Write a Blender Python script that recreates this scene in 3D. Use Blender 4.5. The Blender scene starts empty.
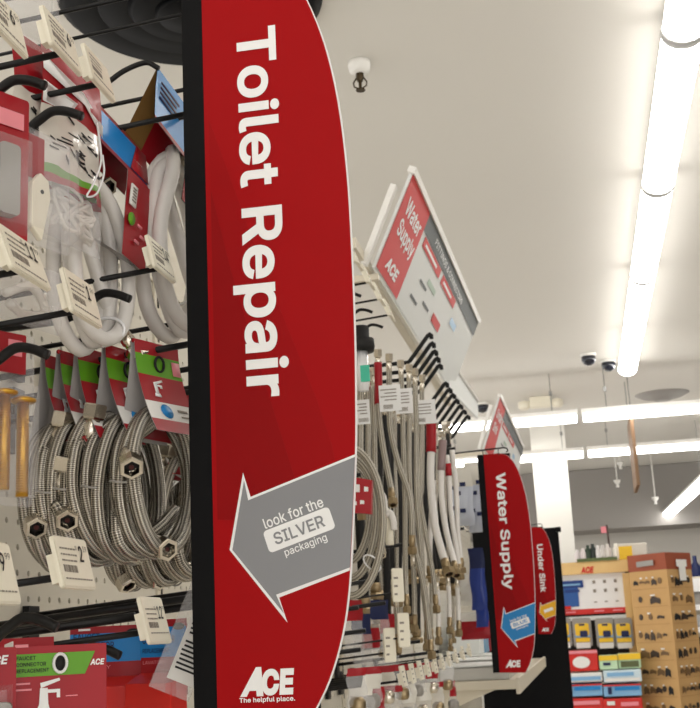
import bpy, bmesh, math, random
from math import pi, sin, cos, tan, radians as RD
from mathutils import Vector as V, Matrix
from mathutils.geometry import delaunay_2d_cdt
random.seed(7)
SC = bpy.context.scene
COL = SC.collection

# ------------------------------------------------------------ camera frame
F = 1200.0
a_ = V((235, -271, -F)).normalized()
u_ = V((-.05, 1, (-.05*235-271)/F)); u_ = (u_ - a_*u_.dot(a_)).normalized()
r_ = a_.cross(u_).normalized()
R = Matrix((r_, a_, u_))
CAM = V((0, 0, 1.5))
def P(px, py, X=None, Y=None, Z=None):
    """point of the room seen at this place, on the upright/level plane given"""
    d = R @ V((px-350, 354-py, -F))
    if X is not None: t = X/d.x
    elif Y is not None: t = Y/d.y
    else: t = (Z-CAM.z)/d.z
    return CAM + d*t
cd = bpy.data.cameras.new('camera'); cam = bpy.data.objects.new('camera', cd); COL.objects.link(cam)
cam.matrix_world = Matrix.Translation(CAM) @ R.to_4x4()
cd.sensor_fit = 'HORIZONTAL'; cd.sensor_width = 36; cd.lens = F/700*36
cd.clip_start = .02; cd.clip_end = 100
cd.dof.use_dof = True; cd.dof.focus_distance = .93; cd.dof.aperture_fstop = 40
SC.camera = cam

# ------------------------------------------------------------ materials
def lin(c):
    return tuple(((v/255)/12.92 if v/255 <= .04045 else ((v/255+.055)/1.055)**2.4) for v in c) + (1,)
MATS = {}
def mat(name, rgb, rough=.5, metal=0, noise=0, nscale=40, bump=0, bscale=200, trans=0, alpha=1, coat=0, emit=0, spec=.5, ior=1.45):
    if name in MATS: return MATS[name]
    m = bpy.data.materials.new(name); m.use_nodes = True; nt = m.node_tree; b = nt.nodes['Principled BSDF']
    b.inputs['Base Color'].default_value = lin(rgb); b.inputs['Roughness'].default_value = rough
    b.inputs['Metallic'].default_value = metal; b.inputs['Specular IOR Level'].default_value = spec
    b.inputs['Transmission Weight'].default_value = trans; b.inputs['Alpha'].default_value = alpha
    b.inputs['Coat Weight'].default_value = coat; b.inputs['IOR'].default_value = ior
    if emit:
        b.inputs['Emission Color'].default_value = lin(rgb); b.inputs['Emission Strength'].default_value = emit
    tc = nt.nodes.new('ShaderNodeTexCoord')
    if noise:
        n = nt.nodes.new('ShaderNodeTexNoise'); n.inputs['Scale'].default_value = nscale; n.inputs['Detail'].default_value = 4
        nt.links.new(tc.outputs['Object'], n.inputs['Vector'])
        mx = nt.nodes.new('ShaderNodeMix'); mx.data_type = 'RGBA'
        c = lin(rgb); mx.inputs[6].default_value = tuple(v*(1-noise) for v in c[:3])+(1,); mx.inputs[7].default_value = tuple(min(1, v*(1+noise)) for v in c[:3])+(1,)
        nt.links.new(n.outputs['Fac'], mx.inputs[0]); nt.links.new(mx.outputs[2], b.inputs['Base Color'])
    if bump:
        n = nt.nodes.new('ShaderNodeTexNoise'); n.inputs['Scale'].default_value = bscale
        nt.links.new(tc.outputs['Object'], n.inputs['Vector'])
        bp = nt.nodes.new('ShaderNodeBump'); bp.inputs['Strength'].default_value = bump; bp.inputs['Distance'].default_value = .002
        nt.links.new(n.outputs['Fac'], bp.inputs['Height']); nt.links.new(bp.outputs['Normal'], b.inputs['Normal'])
    MATS[name] = m
    return m
def braid(name, light, dark, metal, n_along, n_around, rough=.3):
    """woven sleeve: two crossing families of strands laid along the tube's own UVs"""
    m = bpy.data.materials.new(name); m.use_nodes = True; nt = m.node_tree; b = nt.nodes['Principled BSDF']
    L = nt.links; N = nt.nodes.new
    uv = N('ShaderNodeTexCoord'); sp = N('ShaderNodeSeparateXYZ'); L.new(uv.outputs['UV'], sp.inputs[0])
    def mth(op, a, b_):
        x = N('ShaderNodeMath'); x.operation = op
        for i, q in enumerate((a, b_)):
            if q is None: continue
            if isinstance(q, (int, float)): x.inputs[i].default_value = q
            else: L.new(q, x.inputs[i])
        return x.outputs[0]
    al = mth('MULTIPLY', sp.outputs[0], n_along*2*pi); ar = mth('MULTIPLY', sp.outputs[1], n_around*2*pi)
    s1 = mth('SINE', mth('ADD', al, ar), None); s2 = mth('SINE', mth('SUBTRACT', al, ar), None)
    h = mth('MULTIPLY', s1, s2); h = mth('ADD', mth('MULTIPLY', h, .5), .5)
    mx = N('ShaderNodeMix'); mx.data_type = 'RGBA'; mx.inputs[6].default_value = lin(dark); mx.inputs[7].default_value = lin(light)
    L.new(h, mx.inputs[0]); L.new(mx.outputs[2], b.inputs['Base Color'])
    b.inputs['Metallic'].default_value = metal; b.inputs['Roughness'].default_value = rough
    bp = N('ShaderNodeBump'); bp.inputs['Strength'].default_value = .9; bp.inputs['Distance'].default_value = .0008
    L.new(h, bp.inputs['Height']); L.new(bp.outputs['Normal'], b.inputs['Normal'])
    MATS[name] = m; return m
M_braid = braid('braided_steel', (226, 220, 208), (34, 29, 24), .9, 300, 5, .24)
M_braid2 = braid('braided_steel_satin', (232, 226, 212), (62, 54, 44), .65, 300, 4, .42)
M_vinyl = mat('white_vinyl_hose', (222, 218, 214), .38, spec=.5, coat=.2)
M_clearhose = mat('clear_vinyl_hose', (236, 236, 238), .2, coat=.4)
M_nut = mat('nickel_nut', (218, 210, 196), .2, 1)
M_brassnut = mat('brass_nut', (160, 142, 112), .36, 1)
M_brass = mat('brass_rod', (204, 156, 62), .3, .9)
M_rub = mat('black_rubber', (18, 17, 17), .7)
M_wash = mat('dark_red_washer', (70, 24, 22), .6)
M_wire = mat('black_wire', (14, 13, 14), .42, spec=.35)
M_ivory = mat('ivory_plastic', (232, 226, 208), .42, noise=.03)
M_paper = mat('label_paper', (238, 232, 214), .6, noise=.03, nscale=300)
M_white = mat('white_print', (238, 238, 238), .45)
M_wcard = mat('white_card', (232, 230, 226), .6)
M_ink = mat('black_ink', (26, 24, 24), .6)
M_gink = mat('faded_ink', (142, 134, 124), .7)
M_red = mat('banner_red', (158, 0, 6), .5, spec=.16)
M_redd = mat('banner_red_dark_print', (149, 0, 5), .5, spec=.16)  # slightly darker red of the diagonal print
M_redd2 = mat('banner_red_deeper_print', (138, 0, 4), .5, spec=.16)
M_card = mat('pack_red', (158, 18, 30), .38, coat=.08, spec=.35)
M_cardb = mat('pack_bright_red', (205, 42, 34), .38, coat=.08, spec=.35)
M_cback = mat('grey_card_back', (176, 172, 170), .55)
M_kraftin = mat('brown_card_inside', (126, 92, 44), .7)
M_green = mat('pack_green', (96, 158, 30), .38, coat=.08, spec=.35)
M_blue = mat('pack_blue', (26, 130, 205), .38, coat=.08, spec=.35)
M_navy = mat('navy_print', (16, 30, 78), .5)
M_black = mat('black_board', (7, 7, 9), .5, spec=.15)
M_gray = mat('banner_grey', (133, 134, 138), .45)
M_ablue = mat('banner_blue', (22, 128, 196), .4)
M_ayel = mat('banner_yellow', (236, 178, 18), .4)
M_peg = mat('pegboard_cream', (218, 212, 198), .5, noise=.03, nscale=6)
M_dark = mat('dark_back', (34, 30, 27), .8)
M_frame = mat('gondola_cream_steel', (216, 207, 188), .4)
M_ceil = mat('ceiling_paint', (222, 219, 213), .8, noise=.02, nscale=1.2)
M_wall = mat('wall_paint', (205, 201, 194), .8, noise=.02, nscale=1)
M_floor = mat('floor_vinyl', (226, 222, 214), .3, noise=.05, nscale=3)
M_clear = mat('clear_plastic', (236, 236, 240), .12, alpha=.13, spec=.9)
M_clear2 = mat('clear_film', (240, 240, 242), .16, alpha=.2, bump=1, bscale=60, spec=.9)
M_tube = mat('lamp_diffuser', (255, 252, 247), .4, emit=4.8)
M_lampend = mat('lamp_end_cap', (225, 225, 225), .35)
M_housing = mat('lamp_housing', (235, 233, 228), .4)
M_signw = mat('header_sign_white', (226, 228, 226), .55)
M_signr = mat('header_sign_red', (206, 44, 42), .5)
M_signg = mat('header_sign_grey', (84, 90, 92), .5)
M_kraft = mat('kraft_card', (194, 154, 100), .7, noise=.06, nscale=20)
M_kraftr = mat('kraft_rust_header', (148, 72, 44), .6)
M_wood = mat('pale_wood_print', (226, 190, 128), .5, noise=.05, nscale=20)
M_teal = mat('teal_label', (70, 190, 160), .5)
M_lblue = mat('light_blue_pack', (130, 178, 216), .35)
M_yel = mat('yellow_pack', (240, 196, 40), .4)
M_lgreen = mat('pale_green_pack', (196, 226, 190), .4)
M_grit = mat('glitter_white_parts', (226, 222, 214), .4, bump=1, bscale=90)
M_gpl = mat('grey_plastic', (150, 146, 140), .4)
M_pink = mat('pink_label', (232, 140, 150), .5)
M_tin = mat('galvanised', (150, 150, 148), .35, .8)

# ------------------------------------------------------------ mesh builder
ORG = {}
class MB:
    def __init__(s): s.v = []; s.f = []; s.m = []; s.uv = {}; s.mats = []; s.cur = None; s.smooth = []; s.sm = False
    def use(s, m, sm=None):
        if m not in s.mats: s.mats.append(m)
        s.cur = s.mats.index(m)
        if sm is not None: s.sm = sm
        return s
    def face(s, idx, uv=None):
        s.f.append(tuple(idx)); s.m.append(s.cur or 0); s.smooth.append(s.sm)
        if uv: s.uv[len(s.f)-1] = uv
    def box(s, c, d, rz=0, mtx=None):
        n = len(s.v); c = V(c); q = Matrix.Rotation(rz, 3, 'Z') if mtx is None else mtx
        for z in (-1, 1):
            for y in (-1, 1):
                for x in (-1, 1): s.v.append(c + q @ V((x*d[0]/2, y*d[1]/2, z*d[2]/2)))
        for f in ((0,2,3,1), (4,5,7,6), (0,1,5,4), (2,6,7,3), (0,4,6,2), (1,3,7,5)): s.face([n+i for i in f])
        return s
    def rbox(s, c, d, bev=.1, rz=0):
        """box with its vertical-edge corners cut, outline in x-z, depth y"""
        w, h = d[0]/2, d[2]/2; b = min(w, h)*bev; pts = []
        for cx, cz, a0 in ((w-b, h-b, 0), (-w+b, h-b, 90), (-w+b, -h+b, 180), (w-b, -h+b, 270)):
            for k in range(4):
                a = RD(a0+30*k); pts.append((cx+b*cos(a), cz+b*sin(a)))
        q = Matrix.Rotation(rz, 3, 'Z'); c = V(c)
        s.prism([c+q@V((x, -d[1]/2, z)) for x, z in pts], q@V((0, d[1], 0)))
        return s
    def prism(s, pts, off):
        n = len(s.v); k = len(pts); off = V(off)
        s.v += [V(p) for p in pts] + [V(p)+off for p in pts]
        # newell normal decides winding
        nm = V((0,0,0))
        for i in range(k): nm += V(pts[i]).cross(V(pts[(i+1) % k]))
        fl = nm.dot(off) > 0
        a = list(range(n, n+k)); b = list(range(n+k, n+2*k))
        s.face(a[::-1] if fl else a); s.face(b if fl else b[::-1])
        for i in range(k):
            j = (i+1) % k; q = [a[i], a[j], b[j], b[i]]; s.face(q if fl else q[::-1])
        return s
    def tube(s, pts, r, seg=10, cap=True, closed=False):
        pts = [V(p) for p in pts]; n0 = len(s.v); k = len(pts); up = None; L = 0; rows = []
        for i, p in enumerate(pts):
            t = (pts[min(i+1, k-1)] - pts[max(i-1, 0)])
            if t.length < 1e-9: t = V((0,0,1))
            t.normalize()
            if up is None: up = t.orthogonal().normalized()
            up = (up - t*up.dot(t)).normalized(); w = t.cross(up)
            if i: L += (p-pts[i-1]).length
            rr = r[i] if isinstance(r, (list, tuple)) else r
            for j in range(seg):
                a = 2*pi*j/seg; s.v.append(p + (up*cos(a)+w*sin(a))*rr)
            rows.append(L)
        for i in range(k-1):
            for j in range(seg):
                j2 = (j+1) % seg; A = n0+i*seg; B = A+seg
                s.face((A+j, A+j2, B+j2, B+j), [(rows[i], j/seg), (rows[i], (j+1)/seg), (rows[i+1], (j+1)/seg), (rows[i+1], j/seg)])
        if cap:
            s.face([n0+j for j in range(seg)][::-1]); s.face([n0+(k-1)*seg+j for j in range(seg)])
        return s
    def nut(s, p, d, r=.011, l=.014, hollow=True):
        """hexagonal nut at p with its open mouth towards d; a ferrule runs back"""
        p = V(p); d = V(d).normalized(); sm = s.sm; c = s.cur; s.sm = False
        up = d.orthogonal().normalized(); w = d.cross(up)
        def ring(q, rr, n=6, ph=0): 
            b = len(s.v); s.v.extend([q+(up*cos(2*pi*j/n+ph)+w*sin(2*pi*j/n+ph))*rr for j in range(n)]); return [b+j for j in range(n)]
        A = ring(p-d*l, r*.86); B = ring(p-d*l*.85, r); C = ring(p-d*l*.1, r); D = ring(p, r*.9); E = ring(p, r*.66); G = ring(p-d*l*.6, r*.62)
        for q1, q2 in ((A,B),(B,C),(C,D),(D,E),(E,G)):
            for j in range(6): s.face((q1[j], q1[(j+1)%6], q2[(j+1)%6], q2[j]))
        s.face(A[::-1])
        s.use(M_rub); s.face(G[:])
        s.tube([p-d*l*.6, p-d*l*.3], r*.36, 8); s.use(M_wash); s.tube([p-d*l*.3, p-d*l*.2], r*.2, 8)
        s.cur = c; s.sm = True
        s.tube([p-d*(l*.9), p-d*(l+.004), p-d*(l+.006), p-d*(l+.02)], [r*.6, r*.6, r*.72, r*.66], 12)
        s.sm = sm; return s
    def lathe(s, prof, c, seg=20, axis=None):
        c = V(c); n0 = len(s.v); q = axis or Matrix.Identity(3)
        for r, z in prof:
            for j in range(seg): s.v.append(c + q@V((r*cos(2*pi*j/seg), r*sin(2*pi*j/seg), z)))
        for i in range(len(prof)-1):
            for j in range(seg):
                j2 = (j+1) % seg; A = n0+i*seg; s.face((A+j, A+j2, A+seg+j2, A+seg+j))
        s.face([n0+j for j in range(seg)][::-1]); s.face([n0+(len(prof)-1)*seg+j for j in range(seg)])
        return s
    def sheet(s, rows, th=.0006):
        """rows of points -> thin two-sided sheet; cur may be changed by colour function"""
        n0 = len(s.v); h = len(rows); w = len(rows[0])
        for r in rows: s.v += [V(p) for p in r]
        for i in range(h-1):
            for j in range(w-1):
                a = n0+i*w+j; s.face((a, a+w, a+w+1, a+1))
        return s
    def text(s, st, o, ux, uy, w=None, h=None, bold=0, center=False, depth=.0004, shear=0):
        vs, fs, (bx0, by0, bx1, by1) = glyphs(st, bold, shear)
        o = V(o); ux = V(ux).normalized(); uy = V(uy).normalized(); nn = ux.cross(uy)
        kx = w/(bx1-bx0) if w else None; ky = h/(by1-by0) if h else None
        kx = kx or ky; ky = ky or kx
        ox = (bx0+bx1)/2 if center else bx0; oy = (by0+by1)/2 if center else by0
        n = len(s.v)
        s.v += [o+ux*((x-ox)*kx)+uy*((y-oy)*ky)+nn*(depth+z) for x, y, z in vs]
        for f in fs: s.face([n+i for i in f])
        return s
    def build(s, name, parent=None, local=False, bevel=0):
        me = bpy.data.meshes.new(name); o0 = V((0,0,0)) if (parent is None or local) else ORG[parent.name]
        me.from_pydata([tuple(p-o0) for p in s.v], [], s.f)
        for m in s.mats: me.materials.append(m)
        me.polygons.foreach_set('material_index', s.m); me.polygons.foreach_set('use_smooth', s.smooth)
        if s.uv:
            l = me.uv_layers.new(name='UVMap')
            for fi, q in s.uv.items():
                st = me.polygons[fi].loop_start
                for k, c in enumerate(q): l.data[st+k].uv = c
        me.update()
        o = bpy.data.objects.new(name, me); COL.objects.link(o)
        if bevel:
            b = o.modifiers.new('bevel', 'BEVEL'); b.width = bevel; b.segments = 2; b.limit_method = 'ANGLE'
        if parent is not None: o.parent = parent
        ORG[o.name] = o0 if parent is not None and not local else V((0,0,0))
        return o
GC = {}
try:   # the plain grotesque face that ships inside Blender itself; the built-in face if it is missing
    import os
    GROT = bpy.data.fonts.load(os.path.join(bpy.utils.system_resource('DATAFILES'), 'fonts', 'Inter.woff2'))
except Exception: GROT = None
def glyphs(st, bold=0, shear=0):
    key = (st, bold, shear)
    if key in GC: return GC[key]
    c = bpy.data.curves.new('t', 'FONT'); c.body = st; c.size = 1;  c.shear = shear; c.font = GROT or c.font; c.resolution_u = 2; res = 2 if len(st) > 30 else 4
    if bold: c.space_character = 1.0 + bold*1.2
    o = bpy.data.objects.new('t', c); COL.objects.link(o)
    bpy.context.view_layer.update()
    cu = o.to_curve(bpy.context.evaluated_depsgraph_get()); cons = []
    for sp in cu.splines:
        bp = sp.bezier_points; n = len(bp); out = []
        for a in range(n):
            p, q = bp[a], bp[(a+1) % n]; p0, p1, p2, p3 = p.co.xy, p.handle_right.xy, q.handle_left.xy, q.co.xy
            st_ = abs((p1-p0).cross((p3-p0))) + abs((p2-p0).cross((p3-p0))) < 1e-5
            for k in range(1 if st_ else res):
                t = k/res; w_ = p0*(1-t)**3+p1*3*t*(1-t)**2+p2*3*t*t*(1-t)+p3*t**3
                if not out or (w_-out[-1]).length > 1e-4: out.append(w_)
        if len(out) > 2 and (out[0]-out[-1]).length < 1e-4: out.pop()
        if len(out) > 2: cons.append(out)
    o.to_curve_clear(); bpy.data.objects.remove(o); bpy.data.curves.remove(c)
    area = sum(sum(a.cross(b) for a, b in zip(k, k[1:]+k[:1])) for k in cons); sg = 1 if area > 0 else -1
    if bold:   # heavier strokes: every outline pushed outwards
        new = []
        for k in cons:
            q = []; n = len(k)
            for a in range(n):
                e1 = (k[a]-k[a-1]).normalized(); e2 = (k[(a+1) % n]-k[a]).normalized()
                n1 = V((e1.y, -e1.x)); n2 = V((e2.y, -e2.x)); m = n1+n2
                m = m/max(.5, m.length**2/2) if m.length > 1e-3 else n1
                q.append(k[a]+m*bold*sg)
            new.append(q)
        cons = new
    pv = [p for k in cons for p in k]; pe = []; b0 = 0
    for k in cons: pe += [(b0+a, b0+(a+1) % len(k)) for a in range(len(k))]; b0 += len(k)
    ov, oe, of, _, _, _ = delaunay_2d_cdt([V((p.x, p.y)) for p in pv], pe, [], 0, 1e-5)
    vs = [(p.x, p.y, 0) for p in ov]; fs = []
    segs = [(k[a], k[(a+1) % len(k)]) for k in cons for a in range(len(k))]
    for f in of:
        cx_ = sum(ov[i].x for i in f)/len(f); cy_ = sum(ov[i].y for i in f)/len(f); wn = 0
        for a, b in segs:
            if (a.y <= cy_) != (b.y <= cy_):
                if a.x+(cy_-a.y)/(b.y-a.y)*(b.x-a.x) > cx_: wn += 1 if b.y > a.y else -1
        if wn:
            ar_ = sum(ov[f[i]].x*ov[f[(i+1) % len(f)]].y-ov[f[(i+1) % len(f)]].x*ov[f[i]].y for i in range(len(f)))
            fs.append(tuple(f) if ar_ > 0 else tuple(f)[::-1])
    b = (min(v[0] for v in vs), min(v[1] for v in vs), max(v[0] for v in vs), max(v[1] for v in vs))
    GC[key] = (vs, fs, b); return GC[key]
def tag(o, label, cat, group=None, kind=None):
    if label: o['label'] = label
    if cat: o['category'] = cat
    if group: o['group'] = group
    if kind: o['kind'] = kind
    return o
def thing(name, label, cat, loc=(0,0,0), rz=0, group=None):
    o = bpy.data.objects.new(name, None); COL.objects.link(o); o.location = loc; o.rotation_euler = (0,0,rz); o.empty_display_size = .02
    ORG[o.name] = V(loc)
    return tag(o, label, cat, group)
def struct(mb, name, parent=None):
    o = mb.build(name, parent)
    if parent is None: o['kind'] = 'structure'
    return o
def copy_tree(o, parent=None):
    c = o.copy(); COL.objects.link(c)
    if parent is not None: c.parent = parent; c.matrix_parent_inverse = Matrix.Identity(4)
    for ch in list(o.children): copy_tree(ch, c)
    return c
def again(proto, label, loc, rz=None, group=None):
    c = copy_tree(proto); c.location = loc; c['label'] = label
    if rz is not None: c.rotation_euler = (0, 0, rz)
    if group: c['group'] = group
    return c
def bez(pts, n=8):
    """Catmull-Rom through the points"""
    pts = [V(p) for p in pts]; q = [pts[0]*2-pts[1]] + pts + [pts[-1]*2-pts[-2]]; out = []
    for i in range(1, len(q)-2):
        a, b, c, d = q[i-1:i+3]
        for k in range(n):
            t = k/n; out.append(.5*((2*b)+(c-a)*t+(2*a-5*b+4*c-d)*t*t+(3*b-a-3*c+d)*t**3))
    out.append(pts[-1]); return out
EX, EY, EZ = V((1,0,0)), V((0,1,0)), V((0,0,1))

# ------------------------------------------------------------ room shell
CEIL = 3.15
PEG = -.555
BACKY = 14.0
struct(MB().use(M_floor).box((3, 5, -.05), (18, 18.4, .1)), 'floor')
struct(MB().use(M_ceil).box((3, 5, CEIL+.05), (18, 18.4, .1)), 'ceiling')
struct(MB().use(M_wall).box((3, BACKY+.1, CEIL/2), (18, .2, CEIL)), 'wall_back')
struct(MB().use(M_wall).box((12.1, 5, CEIL/2), (.2, 18.4, CEIL)), 'wall_right')
# lowered strip of the back wall, its underside and rail
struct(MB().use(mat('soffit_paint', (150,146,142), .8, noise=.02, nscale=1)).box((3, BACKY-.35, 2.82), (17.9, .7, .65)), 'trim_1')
mb = MB().use(mat('column_paint', (232,230,224), .6, noise=.02, nscale=2))
cx = P(553, 500, Y=10).x; cw = 34/1200*10
mb.box((cx, 10+cw/2, CEIL/2), (cw, cw, CEIL)); struct(mb, 'wall_column')

# ------------------------------------------------------------ ceiling lights
def strip_lamp(c, length, along, z, w, label, group, hang=0):
    t = thing('ceiling_light', label, 'light', (c[0], c[1], z), 0, group)
    ax = EY if along == 'y' else EX; sx = EX if along == 'y' else EY
    def prof(k, dz):   # rounded wrap-around lens
        return [(w/2*cos(a)*k, dz-w*.42*sin(a)*k) for a in [pi*j/8 for j in range(9)]]
    c = V((c[0], c[1], z))
    mb = MB().use(M_tube, True); e = length/2-.012
    pts = [c - ax*e + sx*x + EZ*y for x, y in prof(1, .0)]
    mb.sm = True; mb.prism(pts, ax*(2*e)); mb.build('diffuser', t)
    for sgn in (-1, 1):
        mb = MB().use(M_lampend, False)
        pts = [c + ax*(sgn*(e+.006)-.006) + sx*x + EZ*y for x, y in prof(1.07, .002)]
        mb.prism(pts, ax*.012).build('end_cap', t)
    mb = MB().use(M_housing)
    d = (w*.9, length, .035) if along == 'y' else (length, w*.9, .035)
    mb.box(c+EZ*.02, d); mb.build('housing', t)
    if hang:
        for sgn in (-1, 1):
            mb = MB().use(M_tin)
            p = c + ax*sgn*length*.36; mb.tube([p+EZ*.03, V((p.x, p.y, CEIL))], .003, 6)
            mb.box(p+EZ*hang*.55, (.02,.02,.03)); mb.build('suspension_wire', t)
    return t
LX = .418
for i, y0 in enumerate((1.96, 3.18, 4.40, 5.62, 6.84)):
    lab = ['strip light overhead beside the camera, out past the top of the row', 'closest long strip light of the ceiling row above the aisle, cut by the top edge',
           'second strip light of the aisle row, with small clips on its left', 'third strip light of the aisle row, showing a lamp gap', 'short last strip light at the far end of the aisle row'][i]
    strip_lamp((LX, y0+(.61 if i < 4 else .49)), 1.2 if i < 4 else .96, 'y', CEIL-.05, .118, lab, 'strip lights in a row above the aisle')
ZL = 1.5+1.35
y1 = P(600, 414, Z=ZL).y; y2 = P(600, 451, Z=ZL).y
for row, (yy, gx, nm) in enumerate(((y1, 578, 'upper'), (y2, 584, 'lower'))):
    gapx = P(gx, 414 if row == 0 else 451, Y=yy).x
    for k, x0 in enumerate((gapx-2.42, gapx+0.02-1.22+0.0, gapx+.02, gapx+1.26, gapx+2.5)):
        if k == 0: lab = 'end strip light of the %s crosswise row, behind the header signs'
        elif k == 1: lab = 'strip light of the %s crosswise row, left of the gap near the column'
        elif k == 2: lab = 'strip light of the %s crosswise row, right of the gap near the column'
        elif k == 3: lab = 'strip light of the %s crosswise row, passing out at the right edge'
        else: lab = 'strip light of the %s crosswise row beyond the picture edge'
        strip_lamp((x0+.6, yy), 1.2, 'x', ZL, .11, lab % nm, 'strip lights hung crosswise on wires', hang=CEIL-ZL)
pa, pb = P(662, 519, Z=2.62), P(712, 473, Z=2.62); dv = (pb-pa).normalized(); sv = dv.cross(EZ)
t = thing('ceiling_light', 'strip light slanting out at the right edge, above the kraft display', 'light', (pa+pb)/2)
MB().use(M_tube, True).prism([pa + sv*(.06*cos(k)) - EZ*(.05*sin(k)) for k in [pi*j/8 for j in range(9)]], pb-pa).build('diffuser', t)
MB().use(M_housing).prism([pa+sv*x+EZ*y for x, y in ((-.055,.001),(.055,.001),(.055,.03),(-.055,.03))], pb-pa).build('housing', t)
for k in (.15, .85):
    q = pa+(pb-pa)*k; MB().use(M_tin).tube([q+EZ*.03, V((q.x, q.y, CEIL))], .003, 6).build('suspension_wire', t)
# unseen rows added for more light: behind, right and over the next aisle
for k in range(3):
    strip_lamp((LX, -.5-1.3*k), 1.2, 'y', CEIL-.05, .122, 'unseen strip light added behind the viewer over the aisle', 'unseen strip lights added behind the viewer')
    strip_lamp((-1.9, 1.2-1.6*k), 1.2, 'y', CEIL-.05, .122, 'unseen strip light added over the neighbouring aisle behind the pegboard run', 'unseen strip lights added over the aisle behind')
    strip_lamp((2.9, -.6+2.0*k), 1.2, 'y', CEIL-.05, .122, 'unseen strip light added over the aisle to the right of view', 'unseen strip lights added over the right aisle')

# ------------------------------------------------------------ ceiling fittings
p = P(359, 62, Z=CEIL)
t = thing('sprinkler_head', 'white cup with small dark bronze sprinkler hanging from the ceiling by the big banner', 'sprinkler', p)
MB().use(M_housing, True).lathe([(.018,-.038),(.03,-.03),(.034,-.012),(.033,0)], p, 20).build('escutcheon', t)
mb = MB().use(mat('bronze', (70,58,40), .4, .7))
mb.lathe([(.009,-.062),(.012,-.05),(.012,-.038)], p, 10)
mb.lathe([(.014,-.092),(.014,-.089),(.004,-.088),(.005,-.062)], p, 12)
for sgn in (-1, 1): mb.tube([p+V((sgn*.01,0,-.05)), p+V((sgn*.02,0,-.066)), p+V((sgn*.018,0,-.078)), p+V((0,0,-.088))], .0025, 6)
mb.build('sprinkler', t)
p = P(588, 357, Z=CEIL); r = .075
for (px, py, nm) in ((588, 354, 'dark security camera dome on the ceiling, left of two'), (608, 360, 'dark security camera dome touching the end of the aisle light row'), (482, 403, 'dark dome camera on the ceiling just past the far end of the header sign')):
    p = P(px, py, Z=CEIL); t = thing('dome_camera', nm, 'security camera', p, 0, 'ceiling dome cameras')
    MB().use(M_housing, True).lathe([(.045,-.018),(.05,-.008),(.05,0)], p, 20).build('mount', t)
    MB().use(mat('smoked_dome', (20,24,40), .1, coat=.5), True).lathe([(.012,-.075),(.032,-.065),(.045,-.042),(.046,-.018)], p, 20).build('dome', t)
p = P(540, 397, Z=CEIL); t = thing('emergency_light', 'cream twin headed emergency light under the ceiling', 'emergency light', p)
MB().use(M_ivory).box(p-EZ*.04, (.16,.08,.08)).build('body', t, bevel=.01)
for sgn in (-1, 1): MB().use(M_ivory, True).lathe([(.03,-.085),(.045,-.07),(.045,-.03),(.02,-.02)], p+V((sgn*.12, 0, 0)), 16).build('lamp_head', t)
p = P(662, 394, Z=CEIL)
tag(MB().use(mat('diffuser_grey', (150,146,142), .5), True).lathe([(.03,-.05),(.06,-.05),(.085,-.03),(.1,-.035),(.135,-.02),(.15,-.024),(.19,-.004),(.2,0)], p, 32).build('air_diffuser'), 'round pale ceiling air diffuser right of the aisle lights', 'vent')
for px, py, lab in ((620,462,'tiny white sprinkler high between the back strip lights and the wall'),(617,480,'tiny white sprinkler below another, over the wooden display'),(655,497,'tiny white sprinkler near the slanting strip light')):
    p = P(px, py, Y=11.9); t = thing('sprinkler_head', lab, 'sprinkler', p, 0, 'small far sprinklers')
    MB().use(M_housing, True).lathe([(.012,-.07),(.018,-.065),(.01,-.045),(.03,-.02),(.035,0)], p, 12).build('head', t)
    MB().use(M_housing, True).tube([p, V((p.x, p.y, CEIL))], .006, 8).build('drop_pipe', t)
# big black round diffuser (top left)
Yd = 2.95
p = V((P(191, -2, Z=CEIL).x, P(191, -2, Z=CEIL).y, CEIL))
t = thing('round_air_diffuser', 'large black round ceiling diffuser of stepped rings behind the top left hooks', 'vent', p)
be = mat('black_enamel', (4,4,5), .6, spec=.12)
for nm, pr in (('inner_cone', [(.02,-.06),(.085,-.06),(.095,-.045)]), ('middle_ring', [(.09,-.045),(.15,-.05),(.165,-.035)]), ('outer_ring', [(.16,-.035),(.235,-.04),(.25,-.02)]), ('flange', [(.245,-.03),(.32,-.032),(.345,-.012),(.34,0)])):
    MB().use(be, True).lathe(pr, p, 56).build(nm, t)
# thin hanging sign seen edge on
p0 = P(632, 420, Y=8.3); p1 = P(637, 489, Y=8.3)
t = thing('hanging_sign', 'narrow brown sign hung edge-on from the ceiling behind the crosswise lights', 'sign', p1)
mb = MB().use(mat('brown_board', (120,92,66), .6)); mb.box((p1.x, p1.y, (p0.z+p1.z)/2), (.022, .5, p0.z-p1.z)); mb.build('board', t)
MB().use(M_tin).tube([V((p1.x, p1.y-.2, p0.z)), V((p1.x, p1.y-.2, CEIL))], .003, 6).tube([V((p1.x, p1.y+.2, p0.z)), V((p1.x, p1.y+.2, CEIL))], .003, 6).build('wire', t)

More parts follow.
